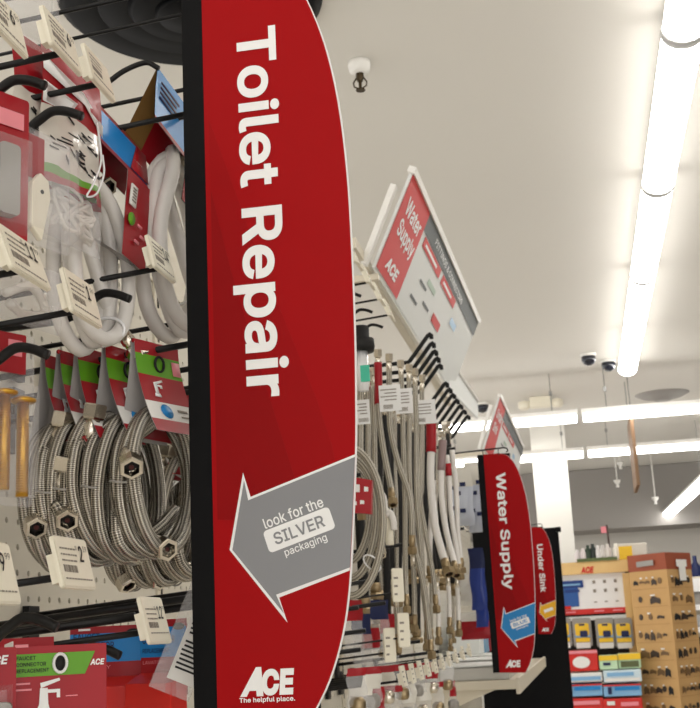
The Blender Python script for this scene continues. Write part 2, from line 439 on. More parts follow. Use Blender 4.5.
# ------------------------------------------------------------ gondola run
PTOP = 1.5+.51
def pegboard_mesh(w, z0, z1, pitch=.0254, r=.0034):
    """a panel facing +X with real round holes; local origin at near lower corner"""
    mb = MB().use(M_peg)
    ny = int(w/pitch); nz = int((z1-z0)/pitch); oy = (w-ny*pitch)/2
    for i in range(ny):
        for k in range(nz):
            y0 = oy+i*pitch; zz = (z1-z0)-(k+1)*pitch
            n = len(mb.v); cy, cz = y0+pitch/2, zz+pitch/2
            for (a, b) in ((0,0),(1,0),(1,1),(0,1)): mb.v.append(V((0, y0+a*pitch, zz+b*pitch)))
            for j in range(8):
                t_ = 2*pi*j/8 - 3*pi/4; mb.v.append(V((0, cy+r*cos(t_), cz+r*sin(t_))))
            for j in range(8):
                t_ = 2*pi*j/8 - 3*pi/4; mb.v.append(V((-.006, cy+r*cos(t_), cz+r*sin(t_))))
            for q in range(4):
                a, b = q, (q+1) % 4; h0 = 4+2*q; h1 = 4+2*q+1; h2 = 4+(2*q+2) % 8
                mb.face([n+a, n+b, n+h2, n+h1, n+h0])
            for j in range(8):
                j2 = (j+1) % 8; mb.face([n+4+j, n+4+j2, n+12+j2, n+12+j])
    # margins and body
    mb.box((-.0005, oy/2, (z1-z0)/2), (.001, oy, z1-z0)); mb.box((-.0005, w-oy/2, (z1-z0)/2), (.001, oy, z1-z0))
    zl = (z1-z0)-nz*pitch
    mb.box((-.0005, w/2, zl/2), (.001, w, zl))
    return mb
BAYS = [.34-1.22, .34, 1.56, 2.78, 4.0, 5.22]
pm = None
bl = ['nearest pegboard gondola bay behind the viewer shoulder', 'pegboard bay behind the braided hose coils at the left', 'pegboard bay hidden by the big red banner', 'pegboard bay behind the hanging supply hoses', 'pegboard bay behind the second red banner and shelf', 'last pegboard bay before the black end panel']
for i, y0 in enumerate(BAYS):
    t = thing('gondola_bay', bl[i], 'gondola shelving', (PEG, y0, 0), 0, 'pegboard bays of the aisle run')
    if pm is None:
        o = pegboard_mesh(1.19, .6, PTOP-.012).build('pegboard_panel', t, local=True); o.location = (0, .015, .6); pm = o.data
    else:
        o = bpy.data.objects.new('pegboard_panel', pm); COL.objects.link(o); o.parent = t; o.location = (0, .015, .6)
    MB().use(M_dark).box((PEG-.02, y0+.61, (.6+PTOP)/2), (.012, 1.19, PTOP-.62)).build('back_sheet', t)
    MB().use(M_frame).box((PEG-.012, y0+.61, PTOP-.004), (.03, 1.19, .012)).build('top_rail', t)
    MB().use(M_peg).box((PEG-.01, y0+.61, .38), (.02, 1.19, .44)).build('lower_panel', t)
    mb = MB().use(M_frame); mb.box((PEG-.012, y0, PTOP/2), (.03, .026, PTOP))
    mb.use(M_dark)
    for k in range(40): mb.box((PEG+.0034, y0, PTOP-.03-k*.05), (.001, .005, .03))
    mb.build('upright', t)
    MB().use(M_frame).box((PEG+.22, y0+.61, .08), (.44, 1.19, .16)).build('base_deck', t, bevel=.004)
# far side of the gondola so the run is a solid body
struct(MB().use(M_frame).box((PEG-.05, 2.8, .9), (.03, 7.3, 1.8)), 'trim_2')
# black end panel beyond
p0 = P(528, 527, Y=6.55); p1 = P(558, 529, Y=6.55); 
t = thing('end_panel', 'tall matte black panel closing the far end of the gondola run', 'panel', (p0.x, 6.55, 0))
mb = MB().use(M_black); zt = P(545, 528, Y=6.55).z
mb.box(((PEG+p1.x)/2-.0, 6.57, zt/2), (p1.x-PEG, .03, zt)); mb.build('board', t)
MB().use(M_black).box((p1.x, 6.56, zt-.012), (.03, .05, .024)).build('corner_cap', t)

# ------------------------------------------------------------ banners
BH = .60     # banner module height
yb = .9; NK = 1.03
def B(px, py):
    a = P(px, py, Y=yb); o = P(201, 716, Y=yb); return ((a.x-o.x)/NK+.002, (a.z-o.z)/NK)
BEDGE = [B(*q) for q in ((313,716),(330,680),(343,635),(350,585),(353.5,520),(356,450),(356,390),(355,330),(352,250),(347,170),(338,100),(325,45),(308,2))]
BEDGE += [(BEDGE[-1][0]-.012, BEDGE[-1][1]+.022), (BEDGE[-1][0]-.026, BH-.006), (.060, BH)]
def banner(o, k, label, text, tw, th, arrow_m, atext, y_off=0, near=False):
    """o = lower left corner (world), k = scale; local (u,v) to the right and up on a plane facing the viewer"""
    def q(u, v, d=0): return V((o.x+u*k, o.y-d, o.z+v*k))
    t = thing('aisle_banner', label, 'banner sign', (o.x, o.y, o.z), 0, 'curved red aisle banners')
    mb = MB().use(M_black); mb.box(q(.0073, BH/2, -.006), (.0194*k, .012, BH*k))
    mb.box(q(.045, BH/2, -.0085), (.09*k, .006, BH*k)); mb.build('backing_board', t)
    # curved edge (u at v)
    ed = [(p.x, p.y) for p in bez([V((u, v, 0)) for u, v in BEDGE], 4)]
    pts = [(.0155, 0)] + ed + [(.0155, BH)]
    MB().use(M_red).prism([q(u, v, .001) for u, v in pts], V((0, .003, 0))).build('red_panel', t)
    # pale trim rim of the cut edge
    MB().use(M_white).prism([q(u, v, .0) for u, v in ed] + [q(u+.0012, v, 0) for u, v in ed[::-1]], V((0, .002, 0))).build('cut_edge', t)
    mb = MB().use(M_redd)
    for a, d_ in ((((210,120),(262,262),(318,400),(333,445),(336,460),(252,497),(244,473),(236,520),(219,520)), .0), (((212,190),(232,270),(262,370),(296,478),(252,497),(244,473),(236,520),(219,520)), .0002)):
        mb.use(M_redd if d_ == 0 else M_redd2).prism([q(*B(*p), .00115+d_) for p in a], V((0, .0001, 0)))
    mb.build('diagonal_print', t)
    mb = MB().use(M_white)
    mb.text(text[0], q(text[1], text[2], .0013), -EZ, EX, w=tw*k, h=th*k, bold=.022); mb.build('lettering', t)
    # arrow
    ar = [B(*p) for p in ((356.2,454.5),(252,497),(244.4,473),(231,550),(288.7,622.5),(280.5,597.5),(351,570.5))]
    cu = sum(a[0] for a in ar)/7; cv = sum(a[1] for a in ar)/7
    mb = MB().use(M_white).prism([q(u, v, .0014) for u, v in ar], V((0, .0003, 0)))
    inn = [B(*p) for p in ((356.3,457.2),(249.6,500.6),(245.5,481),(234,550),(285.5,613.5),(277.5,594.7),(351.4,567.4))]
    mb.use(arrow_m).prism([q(u, v, .0018) for u, v in inn], V((0, .0003, 0))); mb.build('arrow', t)
    th_ = RD(17); ux = V((cos(th_), 0, sin(th_))); uy = V((-sin(th_), 0, cos(th_)))
    mb = MB().use(M_white)
    c = q(*B(300.5,530), .0019)
    w2, h2, rr = .0265*k, .0085*k, .003*k; pts = []
    for sx, sz, a0 in ((1,1,0),(-1,1,90),(-1,-1,180),(1,-1,270)):
        for j in range(5):
            a = RD(a0+22.5*j); pts.append(c+ux*(sx*(w2-rr)+rr*cos(a))+uy*(sz*(h2-rr)+rr*sin(a)))
    mb.prism(pts, V((0, .0001, 0)))
    if atext:
        mb.text(atext[0], c+uy*.0135*k, ux, uy, w=.0475*k, h=.0082*k, bold=.012, center=True)
        mb.text(atext[2], c-uy*.0128*k+ux*.001*k, ux, uy, w=.0335*k, h=.0072*k, bold=.008, center=True)
        mb.use(arrow_m).text(atext[1], c, ux, uy, w=.040*k, h=.0092*k, bold=.015, center=True, depth=.0003)
    mb.build('arrow_lettering', t)
    # logo at the foot
    mb = MB().use(M_white); b = q(*B(241.5,697), .0014)
    mb.prism([b, b+V((.0125*k,0,.0205*k)), b+V((.0165*k,0,.0205*k)), b+V((.0175*k,0,0)), b+V((.0125*k,0,0)), b+V((.0122*k,0,.004*k)), b+V((.0072*k,0,.004*k)), b+V((.005*k,0,0))], V((0,.0002,0)))
    mb.text('CE', b+V((.0165*k,0,.0002)), EX, EZ, w=.0245*k, h=.0187*k, bold=.05, shear=.1)
    if near: mb.text('The helpful place.', b+V((-.0005,0,-.0048*k)), EX, EZ, w=.0415*k, h=.0042*k, bold=.02)
    mb.build('logo', t)
    # hanging arm over the top
    mb = MB().use(M_wire, True); zt = o.z+BH*k+.012*k
    mb.tube([V((PEG, o.y+.004, zt-.012)), V((o.x-.02, o.y+.004, zt)), V((o.x+.075*k, o.y+.004, zt+.004)), V((o.x+.083*k, o.y+.004, zt+.001)), V((o.x+.085*k, o.y+.004, zt-.006)), V((o.x+.080*k, o.y+.004, zt-.009))], .0022*k, 8)
    mb.build('arm', t)
    for u in (.014, .058):
        MB().use(M_wire, True).tube([q(u, BH+.012, .0), q(u+.001, BH-.006, .002)], .0012*k, 6).build('hang_pin', t)
    return t
ob = V((P(200, 716, Y=yb).x-.002, yb, P(200, 716, Y=yb).z))
banner(ob, NK, 'huge red curved banner reading Toilet Repair with a grey arrow, nearest of the three', ('Toilet Repair', B(227.5,32)[0], B(231,32)[1]), B(240,32)[1]-B(240,401)[1], .0425, M_gray, ('look for the', 'SILVER', 'packaging'), near=True)
# far banners
zB = P(493, 673, Y=3.4); banner(V((P(494, 673, Y=3.4).x, 3.4, zB.z)), 1.0, 'red curved banner reading Water Supply with a blue arrow, middle one of three', ('Water Supply', B(231,28)[0], .545), .325, .034, M_ablue, ('look for the', 'BLUE', 'packaging'))
zB = P(538, 634, Y=6.2); banner(V((P(536, 634, Y=6.2).x, 6.2, zB.z)), .88, 'small far red banner reading Under Sink with a yellow arrow against a black panel', ('Under Sink', B(231,28)[0]+.006, .50), .27, .034, M_ayel, ('look for the', 'GOLD', 'packaging') if 0 else None)

# ------------------------------------------------------------ pegboard hooks
def price_tag(mb, c, ux, uy, w, h, cents, small=True):
    """writing on a shelf price label centred at c"""
    k = w/.05
    dol, ct, _ = cents
    mb.use(M_ink)
    if dol:
        mb.text(dol, c+ux*.010*k+uy*.006*k, ux, uy, h=.0105*k, w=(.0058*len(dol))*k, bold=.01, center=True)
        mb.text('$', c+ux*(.0055-.0035*len(dol)+.0015)*k+uy*.0095*k, ux, uy, h=.0035*k, center=True)
        if ct: mb.text(ct, c+ux*(.0165+.001*len(dol))*k+uy*.0094*k, ux, uy, h=.0038*k, center=True)
    rnd = random.Random(int(cents[2]))
    mb.use(M_gink)
    def bar(x, y, l, t): mb.prism([c+ux*(x+a*l)*k+uy*(y+b*t)*k for a, b in ((0,0),(1,0),(1,1),(0,1))], ux.cross(uy)*.0002)
    for r in range(3):   # unreadable small print
        x = -.020
        while x < .002:
            l = rnd.uniform(.0015, .005); bar(x, .008-.0038*r, min(l, .004-x), .0010); x += l+.0012
    for i in range(16): bar(-.020+i*.0013, -.0065, rnd.choice((.0004,.0008)), .0045)
    x = -.020
    while x < .018:
        l = rnd.uniform(.0015, .004); bar(x, -.011, l, .0009); x += l+.0013
HG = 'black double-wire hooks with price tags'
def scan_hook(tagc, price, label, w=.052, h=.033, low=None, tilt=14, Xt=-.32, group=HG, yaw=0, lowwire=True, plain=False, r=.0031, fine=True):
    """tagc = centre of the price tag (world). low = tip of the upturned lower wire"""
    Y = tagc.y; zw = tagc.z-h*.22; zb = zw-(tagc.x-PEG)*tan(RD(4.5))
    t = thing('scan_hook', label, 'hook', (PEG, Y, zb), 0, group)
    MB().use(M_wire).box((PEG+.006, Y, zb-.014), (.007, .026, .05)).build('base_clip', t)
    MB().use(M_wire, True).tube([V((PEG+.004, Y+.004, zb)), V((tagc.x-.004, Y+.004, zw))], r*.8, 8).build('tag_wire', t)
    if low is not None or lowwire:
        if low is None: low = V((tagc.x-.016, Y-.002, zw-.022))
        k = low.x; zl = low.z
        pts = bez([V((PEG+.004, low.y, zb-.030)), V(((PEG+k)/2, low.y, (zb-.030)*.5+(zl-.014)*.5)), V((k-.055, low.y, zl-.0145)), V((k-.036, low.y, zl-.0035)), V((k-.024, low.y, zl+.0035)), V((k-.012, low.y, zl+.002)), V((k, low.y, zl-.0035))], 6)
        MB().use(M_wire, True).tube(pts, r*1.15, 10).build('peg_wire', t)
    a = RD(tilt); ux = V((sin(RD(yaw)), cos(RD(yaw)), 0)); nn = V((cos(RD(yaw)), -sin(RD(yaw)), 0))
    uy = (EZ*cos(a) - nn*sin(a)); no = ux.cross(uy)
    M3 = Matrix((ux, uy, no)).transposed()
    def rr(c, w, h, d, rad=.003):
        pts = []
        for sx, sy, a0 in ((1,1,0),(-1,1,90),(-1,-1,180),(1,-1,270)):
            for j in range(4):
                q = RD(a0+30*j); pts.append(c+ux*(sx*(w/2-rad)+rad*cos(q))+uy*(sy*(h/2-rad)+rad*sin(q)))
        return pts, no*d
    mb = MB().use(M_ivory); p, o = rr(tagc-no*.0028, w, h, .0028); mb.prism(p, o)
    mb.box(tagc-no*.005-ux*w*.38-uy*h*.10, (w*.16, h*.55, .006), mtx=M3)
    holder = mb.build('tag_holder', t)
    mb = MB().use(M_paper); p, o = rr(tagc+no*.0002, w*.95, h*.93, .0003, .001); mb.prism(p, o)
    if fine: price_tag(mb, tagc+no*.0007, ux, uy, w, h, price)
    else:
        mb.use(M_gink)
        for j in range(3): mb.prism([tagc+no*.0006+ux*(x*w)+uy*((y-.24*j)*h) for x, y in ((-.36,.18),(.02-.06*j,.18),(.02-.06*j,.24),(-.36,.24))], no*.0002)
    mb.build('price_label', holder)
    return t
XT = -.32
def tg(px, py): return P(px, py, X=XT)
scan_hook(tg(5, 18), ('6', '99', 1), 'price tag hook cut by the top left corner of the picture', low=P(-22,108,X=-.335))
scan_hook(tg(63, 41), ('6', '59', 2), 'ivory price tag hook second from the top left corner', h=.032, low=P(45,81,X=-.33))
scan_hook(tg(100, 73), ('', '', 3), 'ivory price tag hook beside the tall red and white bag, third along the top', h=.031, low=P(82,112,X=-.332), w=.046)
scan_hook(tg(25, 257), ('11', '99', 4), 'ivory tag hook priced 11 dollars in front of the clear packs', h=.032, w=.055, low=P(-25,300,X=-.34), tilt=20)
scan_hook(tg(83, 298), ('1', '99', 5), 'white barcode price tag hook just left of the white coils', h=.033, low=P(48,350,X=-.34))
scan_hook(tg(162, 259), ('14', '99', 6), 'ivory tag hook priced 14 dollars in front of the white hose coil', h=.030, low=P(130,295,X=-.341))
scan_hook(tg(75, 563), ('2', '59', 7), 'ivory tag hook priced 2 dollars under the braided coils', h=.034, low=P(57,622,X=-.33))
scan_hook(tg(156, 620), ('12', '99', 8), 'ivory tag hook priced 12 dollars over the blue connector pack', h=.036, w=.048, low=P(120,651,X=-.345))
scan_hook(tg(-6, 572), ('9', '99', 9), 'ivory tag hook showing 99 cents at the left edge above the bottom packs', h=.036, low=None)
def plain_hook(px, py, Y, Xtip, label, r=.0028, rise=4.5, bend=False, group='plain straight black peg hooks'):
    """straight wire through the seen point, bedded in the board"""
    p = P(px, py, Y=Y); zb = p.z-(p.x-PEG)*tan(RD(rise)); ze = zb+(Xtip-PEG)*tan(RD(rise))
    t = thing('peg_hook', label, 'hook', (PEG, Y, zb), 0, group)
    MB().use(M_wire).box((PEG+.006, Y, zb-.01), (.007, .024, .04)).build('base_clip', t)
    pts = [V((PEG+.004, Y, zb)), V((Xtip, Y, ze))]
    if bend: pts = bez([pts[0], V((Xtip-.10, Y, zb+(Xtip-.10-PEG)*tan(RD(rise))-.010)), V((Xtip-.055, Y, ze-.011)), V((Xtip-.032, Y, ze+.001)), V((Xtip-.012, Y, ze+.006)), V((Xtip, Y, ze-.001))], 6)
    MB().use(M_wire, True).tube(pts, r, 8).build('peg_wire', t)
    return t
plain_hook(108, 130, .93, -.30, 'straight black hook holding the blue topped white hose pack', r=.0025)
plain_hook(178, 118, 1.0, -.29, 'straight black hook holding the open triangular hose pack by the banner', r=.0026)
plain_hook(150, 351, .95, -.285, 'straight black hook carrying the row of braided coils', r=.003)
plain_hook(100, 337, 1.12, -.30, 'long straight black hook crossing just above the red and green cards', r=.0026)
plain_hook(130, 101, 1.1, -.30, 'straight black hook ending behind the open triangular pack', r=.0024)
plain_hook(139, 24, .98, -.30, 'straight black hook crossing the round black diffuser', r=.0018)
plain_hook(80, 8, .93, -.34, 'straight black hook behind the top left price tags', r=.0022)
plain_hook(160, 67, .914, -.320, 'black hook with a bent tip just under the round black diffuser', r=.0024, bend=True)
plain_hook(95, 22, .80, -.42, 'short black hook wire beside the second price tag', r=.0024)
plain_hook(100, 611, 1.0, -.31, 'upper of the dark hooks below the braided coils', r=.0034)
plain_hook(100, 606, 1.16, -.29, 'dark hook just behind the upper one below the braided coils', r=.003)
plain_hook(120, 616, 1.08, -.30, 'middle dark hook below the braided coils', r=.0036)
plain_hook(60, 627, .9, -.34, 'lower dark hook running in front of the row of board holes', r=.0034)
plain_hook(35, 371, 1.2, -.50, 'short black hook on the board left of the first red card', r=.003)
plain_hook(188, 388, 1.25, -.30, 'black hook end just left of the banner, beside the nearest coil card', r=.003)
plain_hook(188, 369, 1.12, -.27, 'black hook end close left of the banner above another', r=.003)

# ------------------------------------------------------------ braided connector coils
def facing(px, py, X=None, Y=None): return P(px, py, X=X, Y=Y)
def coil_pts(r, turns, a0, z0, wob, yspread, seed, rz=1.0, n=40):
    rnd = random.Random(seed); out = []; N = int(n*turns); ph = [rnd.uniform(0, 6) for _ in range(3)]
    for i in range(N+1):
        a = a0 + 2*pi*turns*i/N; k = i/N
        rr = r*(1+wob*sin(2.3*a+ph[0])+wob*.6*sin(k*9+ph[1]))
        out.append(V((rr*cos(a), yspread*(k-.5)+.0025*sin(a*1.5+ph[2]), z0+rr*rz*sin(a))))
    return out
def coil_pack(v, label):
    t = thing('coil_pack', label, 'faucet connector', (0,0,0), 0, 'braided connectors coiled under red and green cards')
    loc = dict(local=True)
    # header card: folded sleeve
    W = .027
    mb = MB()
    def fr(f): return -.002-.026*f**1.8, -.080*f
    def bk(f): return .002+.012*f**1.5, -.082*f
    def row(fn, f, w): y, z = fn(f); return [V((-w, y, z)), V((w, y, z))]
    rows = lambda fn, a, b, n: [row(fn, a+(b-a)*i/n, W*(1+.06*(a+(b-a)*i/n))) for i in range(n+1)]
    for fn, mlist in ((fr, ((0, .13, M_card), (.13, .36, M_green), (.36, .66, M_card), (.66, .86, M_wcard), (.86, 1.0, M_card))), (bk, ((0, 1, M_cback),))):
        for a, b, m in mlist:
            mb.use(m, True); rs = rows(fn, a, b, 4 if m is not M_cback else 10)
            # print on the outside, grey on the inside
            mb.sheet(rs)
            mb.use(M_cback, True); mb.sheet([[p+V((0, .0006 if fn is fr else -.0006, 0)) for p in r] for r in rs])
    mb.use(M_card, True).tube([V((-W,0,.0)), V((W,0,.0))], .002, 8)
    # faucet picture and small mark
    def on(x, f, d=.0005): y, z = fr(f); return V((x, y-d, z))
    mb.use(M_white)
    for pts in (((-.014,.60),(-.006,.60),(-.007,.56),(-.013,.56)), ((-.012,.57),(-.008,.57),(-.008,.44),(-.012,.44)), ((-.012,.46),(-.002,.46),(-.002,.50),(-.005,.50),(-.005,.48),(-.012,.48)), ((-.012,.44),(-.001,.40),(.000,.42),(-.009,.46))):
        mb.prism([on(x, f) for x, f in pts], V((0, -.0002, 0)))
    mb.use(M_ablue); mb.prism([on(-.006+.007*cos(q), .76+.08*sin(q)) for q in [2*pi*j/14 for j in range(14)]], V((0,-.0002,0)))
    mb.use(M_gink); mb.prism([on(x, f) for x, f in ((.008,.72),(.020,.72),(.020,.75),(.008,.75))], V((0,-.0002,0))); mb.prism([on(x, f) for x, f in ((.010,.79),(.022,.79),(.022,.81),(.010,.81))], V((0,-.0002,0)))
    mb.use(M_green); 
    mb.use(M_pink); mb.prism([on(x, f) for x, f in ((.016,.16),(.026,.16),(.026,.32),(.016,.32))], V((0,-.0002,0)))
    card = mb.build('header_card', t, **loc)
    mb = MB().use(M_rub, True); c = on(.0, .22, .0008)
    mb.tube([c+V((.0055*cos(q), -.0004, .0065*sin(q))) for q in [2*pi*j/16 for j in range(17)]], .0012, 6, cap=False).build('hang_hole', card, **loc)
    # hose
    z0 = -.116; r = .041
    a0 = (RD(60), RD(200), RD(120), RD(170))[v]
    n1, d1 = ((V((-.050,-.020,-.113)), V((-.5,-.62,-.6))), (V((-.018,-.016,-.130)), V((-.2,-.3,-.9))), (V((-.022,-.018,-.050)), V((0,-.25,1))), (V((-.036,-.016,-.092)), V((-.1,-.3,1))))[v]
    d1 = d1.normalized()
    cp = coil_pts(r, 2.85, a0, z0, .04, .024, 11+v, 1.40)
    pre = [n1-d1*.030, n1-d1*.042] ; 
    tail_dir = (V((-.25,-.85,-.35)), V((.3,-.85,-.3)), V((-.5,-.6,-.5)), V((-.2,-.6,-.8)))[v].normalized()
    nb = (V((-.004,-.016,-.175)), V((.004,-.016,-.173)), V((-.046,-.010,-.148)), V((-.02,-.01,-.178)))[v]
    last = cp[-1]
    a_end = a0+2*pi*2.35
    path = bez([pre[0], pre[1]] + cp[3:-2:4] + [(last+nb)*.5+V((0,0.012,-.008)), nb-tail_dir*.036, nb-tail_dir*.026], 4)
    MB().use(M_braid, True).tube(path, .0059, 12).build('hose', t, **loc)
    MB().use(M_nut).nut(n1, d1, .0105, .013).build('nut', t, **loc)
    MB().use(M_nut).nut(nb, tail_dir, .010, .012).build('nut', t, **loc)
    # ties
    for (cx_, cz_, ang) in ((.010, z0-.055, .2), (-.041, z0-.005, 1.5)):
        q = Matrix.Rotation(-ang, 3, 'Y')
        ring = [V((cx_, 0, cz_))+q@V((.0012*sin(2*j), .0085*cos(j), .0095*sin(j))) for j in [2*pi*i/20 for i in range(21)]]
        ring.append(ring[-1]+V((.006,-.008,-.006)))
        MB().use(M_gpl, True).tube(ring, .0009, 6).build('zip_tie', t, **loc)
    return t
rzc = RD(90-23)
CO = [(155, 350, -.338, 1.0), (124, 356, -.364, 1.0), (98, 358, -.389, 1.0), (78, 362, -.409, 1.0), (62, 366, -.426, 1.0)]
labs = ['nearest braided coil with its faded red and green card turned to the viewer', 'second braided coil pack behind the nearest card', 'third braided coil pack, in the middle of the five cards', 'fourth braided coil pack from the front, mostly hidden card', 'rearmost braided coil pack, its hoses hanging furthest left']
protos = []
for i, (px, py, X, k) in enumerate(CO):
    loc = P(px, py, Y=.95)+V((0,0,.004))
    if i < 4: t = coil_pack(i, labs[i]); t.location = loc; protos.append(t)
    else: t = again(protos[2], labs[i], loc)
    t.rotation_euler = (0, 0, rzc + (0, .10, .05, .16, .2)[i])

plain_hook(165, 396, 1.10, -.30, 'black hook behind the front coils, carrying the rear row of braided coils', r=.003)
for i, (px, py) in enumerate(((184,394),(166,398),(147,401),(128,404))):
    again(protos[(1,2,0,3)[i]], ['rear row braided coil closest to the banner edge', 'second rear row braided coil, behind the nearest front coil', 'third rear row braided coil, behind the front coils', 'innermost rear row braided coil, mostly hidden'][i], P(px, py, Y=1.10), rzc+.1*i, 'rear row of braided coils')
# ------------------------------------------------------------ white hose packs
def white_pack(v, label, loc, rz):
    t = thing('white_hose_pack', label, 'toilet connector', loc, rz, 'white hoses coiled in red and blue sleeves')
    W = .040 if v == 0 else .034
    loc_ = dict(local=True)
    mb = MB()
    def strip(pts, m, inner=M_cback, x0=-W, x1=W):
        mb.use(m, True); mb.sheet([[V((x0, y, z)), V((x1, y, z))] for y, z in pts])
        mb.use(inner, True); mb.sheet([[V((x0, y+.0007, z)), V((x1, y+.0007, z))] for y, z in pts])
    if v == 0:
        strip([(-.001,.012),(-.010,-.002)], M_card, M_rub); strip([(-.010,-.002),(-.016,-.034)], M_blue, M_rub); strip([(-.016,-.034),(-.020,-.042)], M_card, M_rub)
        strip([(.002,.012),(.006,-.04)], M_card); strip([(-.020,-.040),(-.024,-.125)], M_card, M_cback, .002, W); strip([(.012,-.10),(-.022,-.125)], M_cback, M_cback, .002, W)
        mb.use(M_card).prism([V((.010,-.0170,-.034)), V((W,-.0170,-.034)), V((W,-.0105,-.0022)), V((.024,-.0105,-.0022))], V((0,-.0006,.0003)))
        nx = V((0,-.86,-.5))
        mb.use(M_white).text('ACE', V((.017,-.0150,-.0225)), EX, V((0,.5,.86)), w=.014, h=.008, bold=.03, depth=.001, shear=.2)
        mb.use(M_wcard).prism([V((x,-.0235,z)) for x, z in ((.004,-.055),(.014,-.055),(.014,-.075),(.004,-.075))], V((0,-.0012,0)))
        mb.use(M_gink)
        for j in range(5): mb.prism([V((x,-.0250,-.058-.003*j)) for x in (.006,.012)]+[V((x,-.0250,-.0595-.003*j)) for x in (.012,.006)], V((0,-.0003,0)))
        mb.use(M_green).prism([V((.009+.005*cos(q), -.0242, -.088+.006*sin(q))) for q in [2*pi*j/12 for j in range(12)]], V((0,-.0012,0)))
        mb.use(M_pink)
        for a, b in ((.018,-.088),(.024,-.096),(.016,-.104)): mb.prism([V((a,-.0248,b)), V((a+.007,-.0248,b)), V((a+.007,-.0248,b-.0022)), V((a,-.0248,b-.0022))], V((0,-.0012,0)))
    else:
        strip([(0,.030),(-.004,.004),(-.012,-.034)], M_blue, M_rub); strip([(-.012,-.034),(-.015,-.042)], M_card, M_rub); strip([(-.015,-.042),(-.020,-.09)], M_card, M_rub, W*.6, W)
        strip([(0,.030),(.010,-.02),(.018,-.06)], M_kraftin, M_kraftin, -W, -W*.25); strip([(0,.030),(.010,-.02),(.016,-.05)], M_card, M_card, -W*.25, W)  # red part of the back panel stands in for shade inside the sleeve
        mb.use(M_navy)
        for j in range(4):
            y0, z0 = -.0025-.0008*j, .016-.0065*j
            mb.prism([V((-W+.006, y0-.0012, z0)), V((W-.03-.004*(j % 2), y0-.0012, z0)), V((W-.03-.004*(j % 2), y0-.0016, z0-.003)), V((-W+.006, y0-.0016, z0-.003))], V((0,-.0004,0)))
    q = Matrix.Rotation(RD(12 if v == 0 else 22), 3, 'Y'); mb.v = [q@p+V((0 if v == 0 else -.006,0,0)) for p in mb.v]   # hangs crooked
    mb.build('header_card', t, **loc_)
    z0 = -.128 if v == 0 else -.125; r = .040 if v == 0 else .046; cxo = -.034 if v == 0 else .002
    cp = [p+V((cxo, 0, 0)) for p in coil_pts(r, 3.1, RD(100), z0, .05, .034, 31+v, 1.75)]
    nb = V((-.004, -.030, -.149)) if v else V((.012,-.02,-.205)); d = V((-.7,-.6,.35)).normalized() if v else V((.2,-.5,-.8)).normalized()
    nt_ = V((-.006, -.030, -.052)) if v else V((-.02,-.01,-.06)); dt = V((-.25,-.8,-.3)).normalized()
    path = bez([nt_-dt*.03, nt_-dt*.04+V((0,0,.008))] + cp[4:-3:5] + [nb-d*.045, nb-d*.03], 4)
    MB().use(M_vinyl, True).tube(path, .0062 if v == 0 else .0068, 12).build('hose', t, **loc_)
    MB().use(M_nut).nut(nt_, dt, .0088, .012).build('nut', t, **loc_)
    MB().use(M_nut).nut(nb, d, .0088, .012).build('nut', t, **loc_)
    ring = [V((cxo+.020, .02*cos(j), -.185+.012*sin(j))) for j in [2*pi*i/20 for i in range(21)]]
    MB().use(M_clearhose, True).tube(ring, .0014, 6).build('zip_tie', t, **loc_)
    return t
white_pack(0, 'white hose coil with a blue topped red card, left of the open triangular pack', P(112, 132, Y=.93), RD(80))
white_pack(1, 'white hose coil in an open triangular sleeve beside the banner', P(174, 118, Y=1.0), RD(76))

# ------------------------------------------------------------ bags and blisters (top left)
def pillow(mb, w, h, d, bands, nx=12, nz=22, crumple=.003, seed=1, top=0):
    """sealed bag hanging from z=0; bands: (upto fraction, front material, back material)"""
    rnd = random.Random(seed); ph = [rnd.uniform(0, 6) for _ in range(6)]
    def pt(i, k, s):
        x = -w/2+w*i/nx; f = k/nz; z = -h*f
        e = (sin(pi*i/nx))**.55*(min(1, f*5)**.8)*(min(1, (1-f)*6)**.6)*(.35+.65*f)
        y = -s*d/2*e + crumple*e*(sin(x*140+ph[0]+f*7)*.6+sin(f*26+ph[1]+x*60)+.7*sin(x*230+f*31+ph[2]))
        return V((x+.002*sin(f*11+ph[3]), y, z))
    last = 0
    for f1, mf, mbk in bands:
        k0, k1 = round(last*nz), round(f1*nz); last = f1
        for s, m in ((1, mf), (-1, mbk)):
            if m is None: continue
            mb.use(m, True); g = [[pt(i, k, s) for i in (range(nx+1) if s == 1 else range(nx, -1, -1))] for k in range(k0, k1+1)]
            mb.sheet(g)
    return pt
loc = P(66, 62, X=-.345); loc = V((-.345, .80, P(66, 62, X=-.345).z+.0))
t = thing('parts_bag', 'tall red and white printed plastic bag with a clear lower half of tangled parts', 'bagged part', P(72, 66, Y=.82), RD(80))
M_print = mat('printed_film', (222, 218, 208), .25, coat=.5)
mb = MB(); 
pt = pillow(mb, .082, .150, .022, ((.30, M_card, M_card), (.62, M_print, M_print), (.66, M_green, M_green), (.74, M_card, M_card), (1.0, M_clear2, M_clear2)), seed=5)
def onbag(u, f, d=.0008):  # u across -1..1
    i = (u+1)/2*12; return pt(i, f*22, 1)+V((0,-d,0))
mb.use(M_white)
for a in ([(-1,.05),(.2,.14),(.95,.24),(.95,.31),(.1,.22),(-1,.13)], [(-1,.19),(-.2,.25),(-.4,.33),(-1,.31)]):
    mb.prism([onbag(u, f, .0012) for u, f in a], V((0,-.0002,0)))
mb.use(M_ink); rnd = random.Random(3)
for i in range(26):
    u, f = rnd.uniform(-.85, .6), rnd.uniform(.33, .58); l = rnd.uniform(.10, .34)
    mb.prism([onbag(u, f), onbag(u+l, f+.012), onbag(u+l, f+.022), onbag(u, f+.010)], V((0,-.0002,0)))
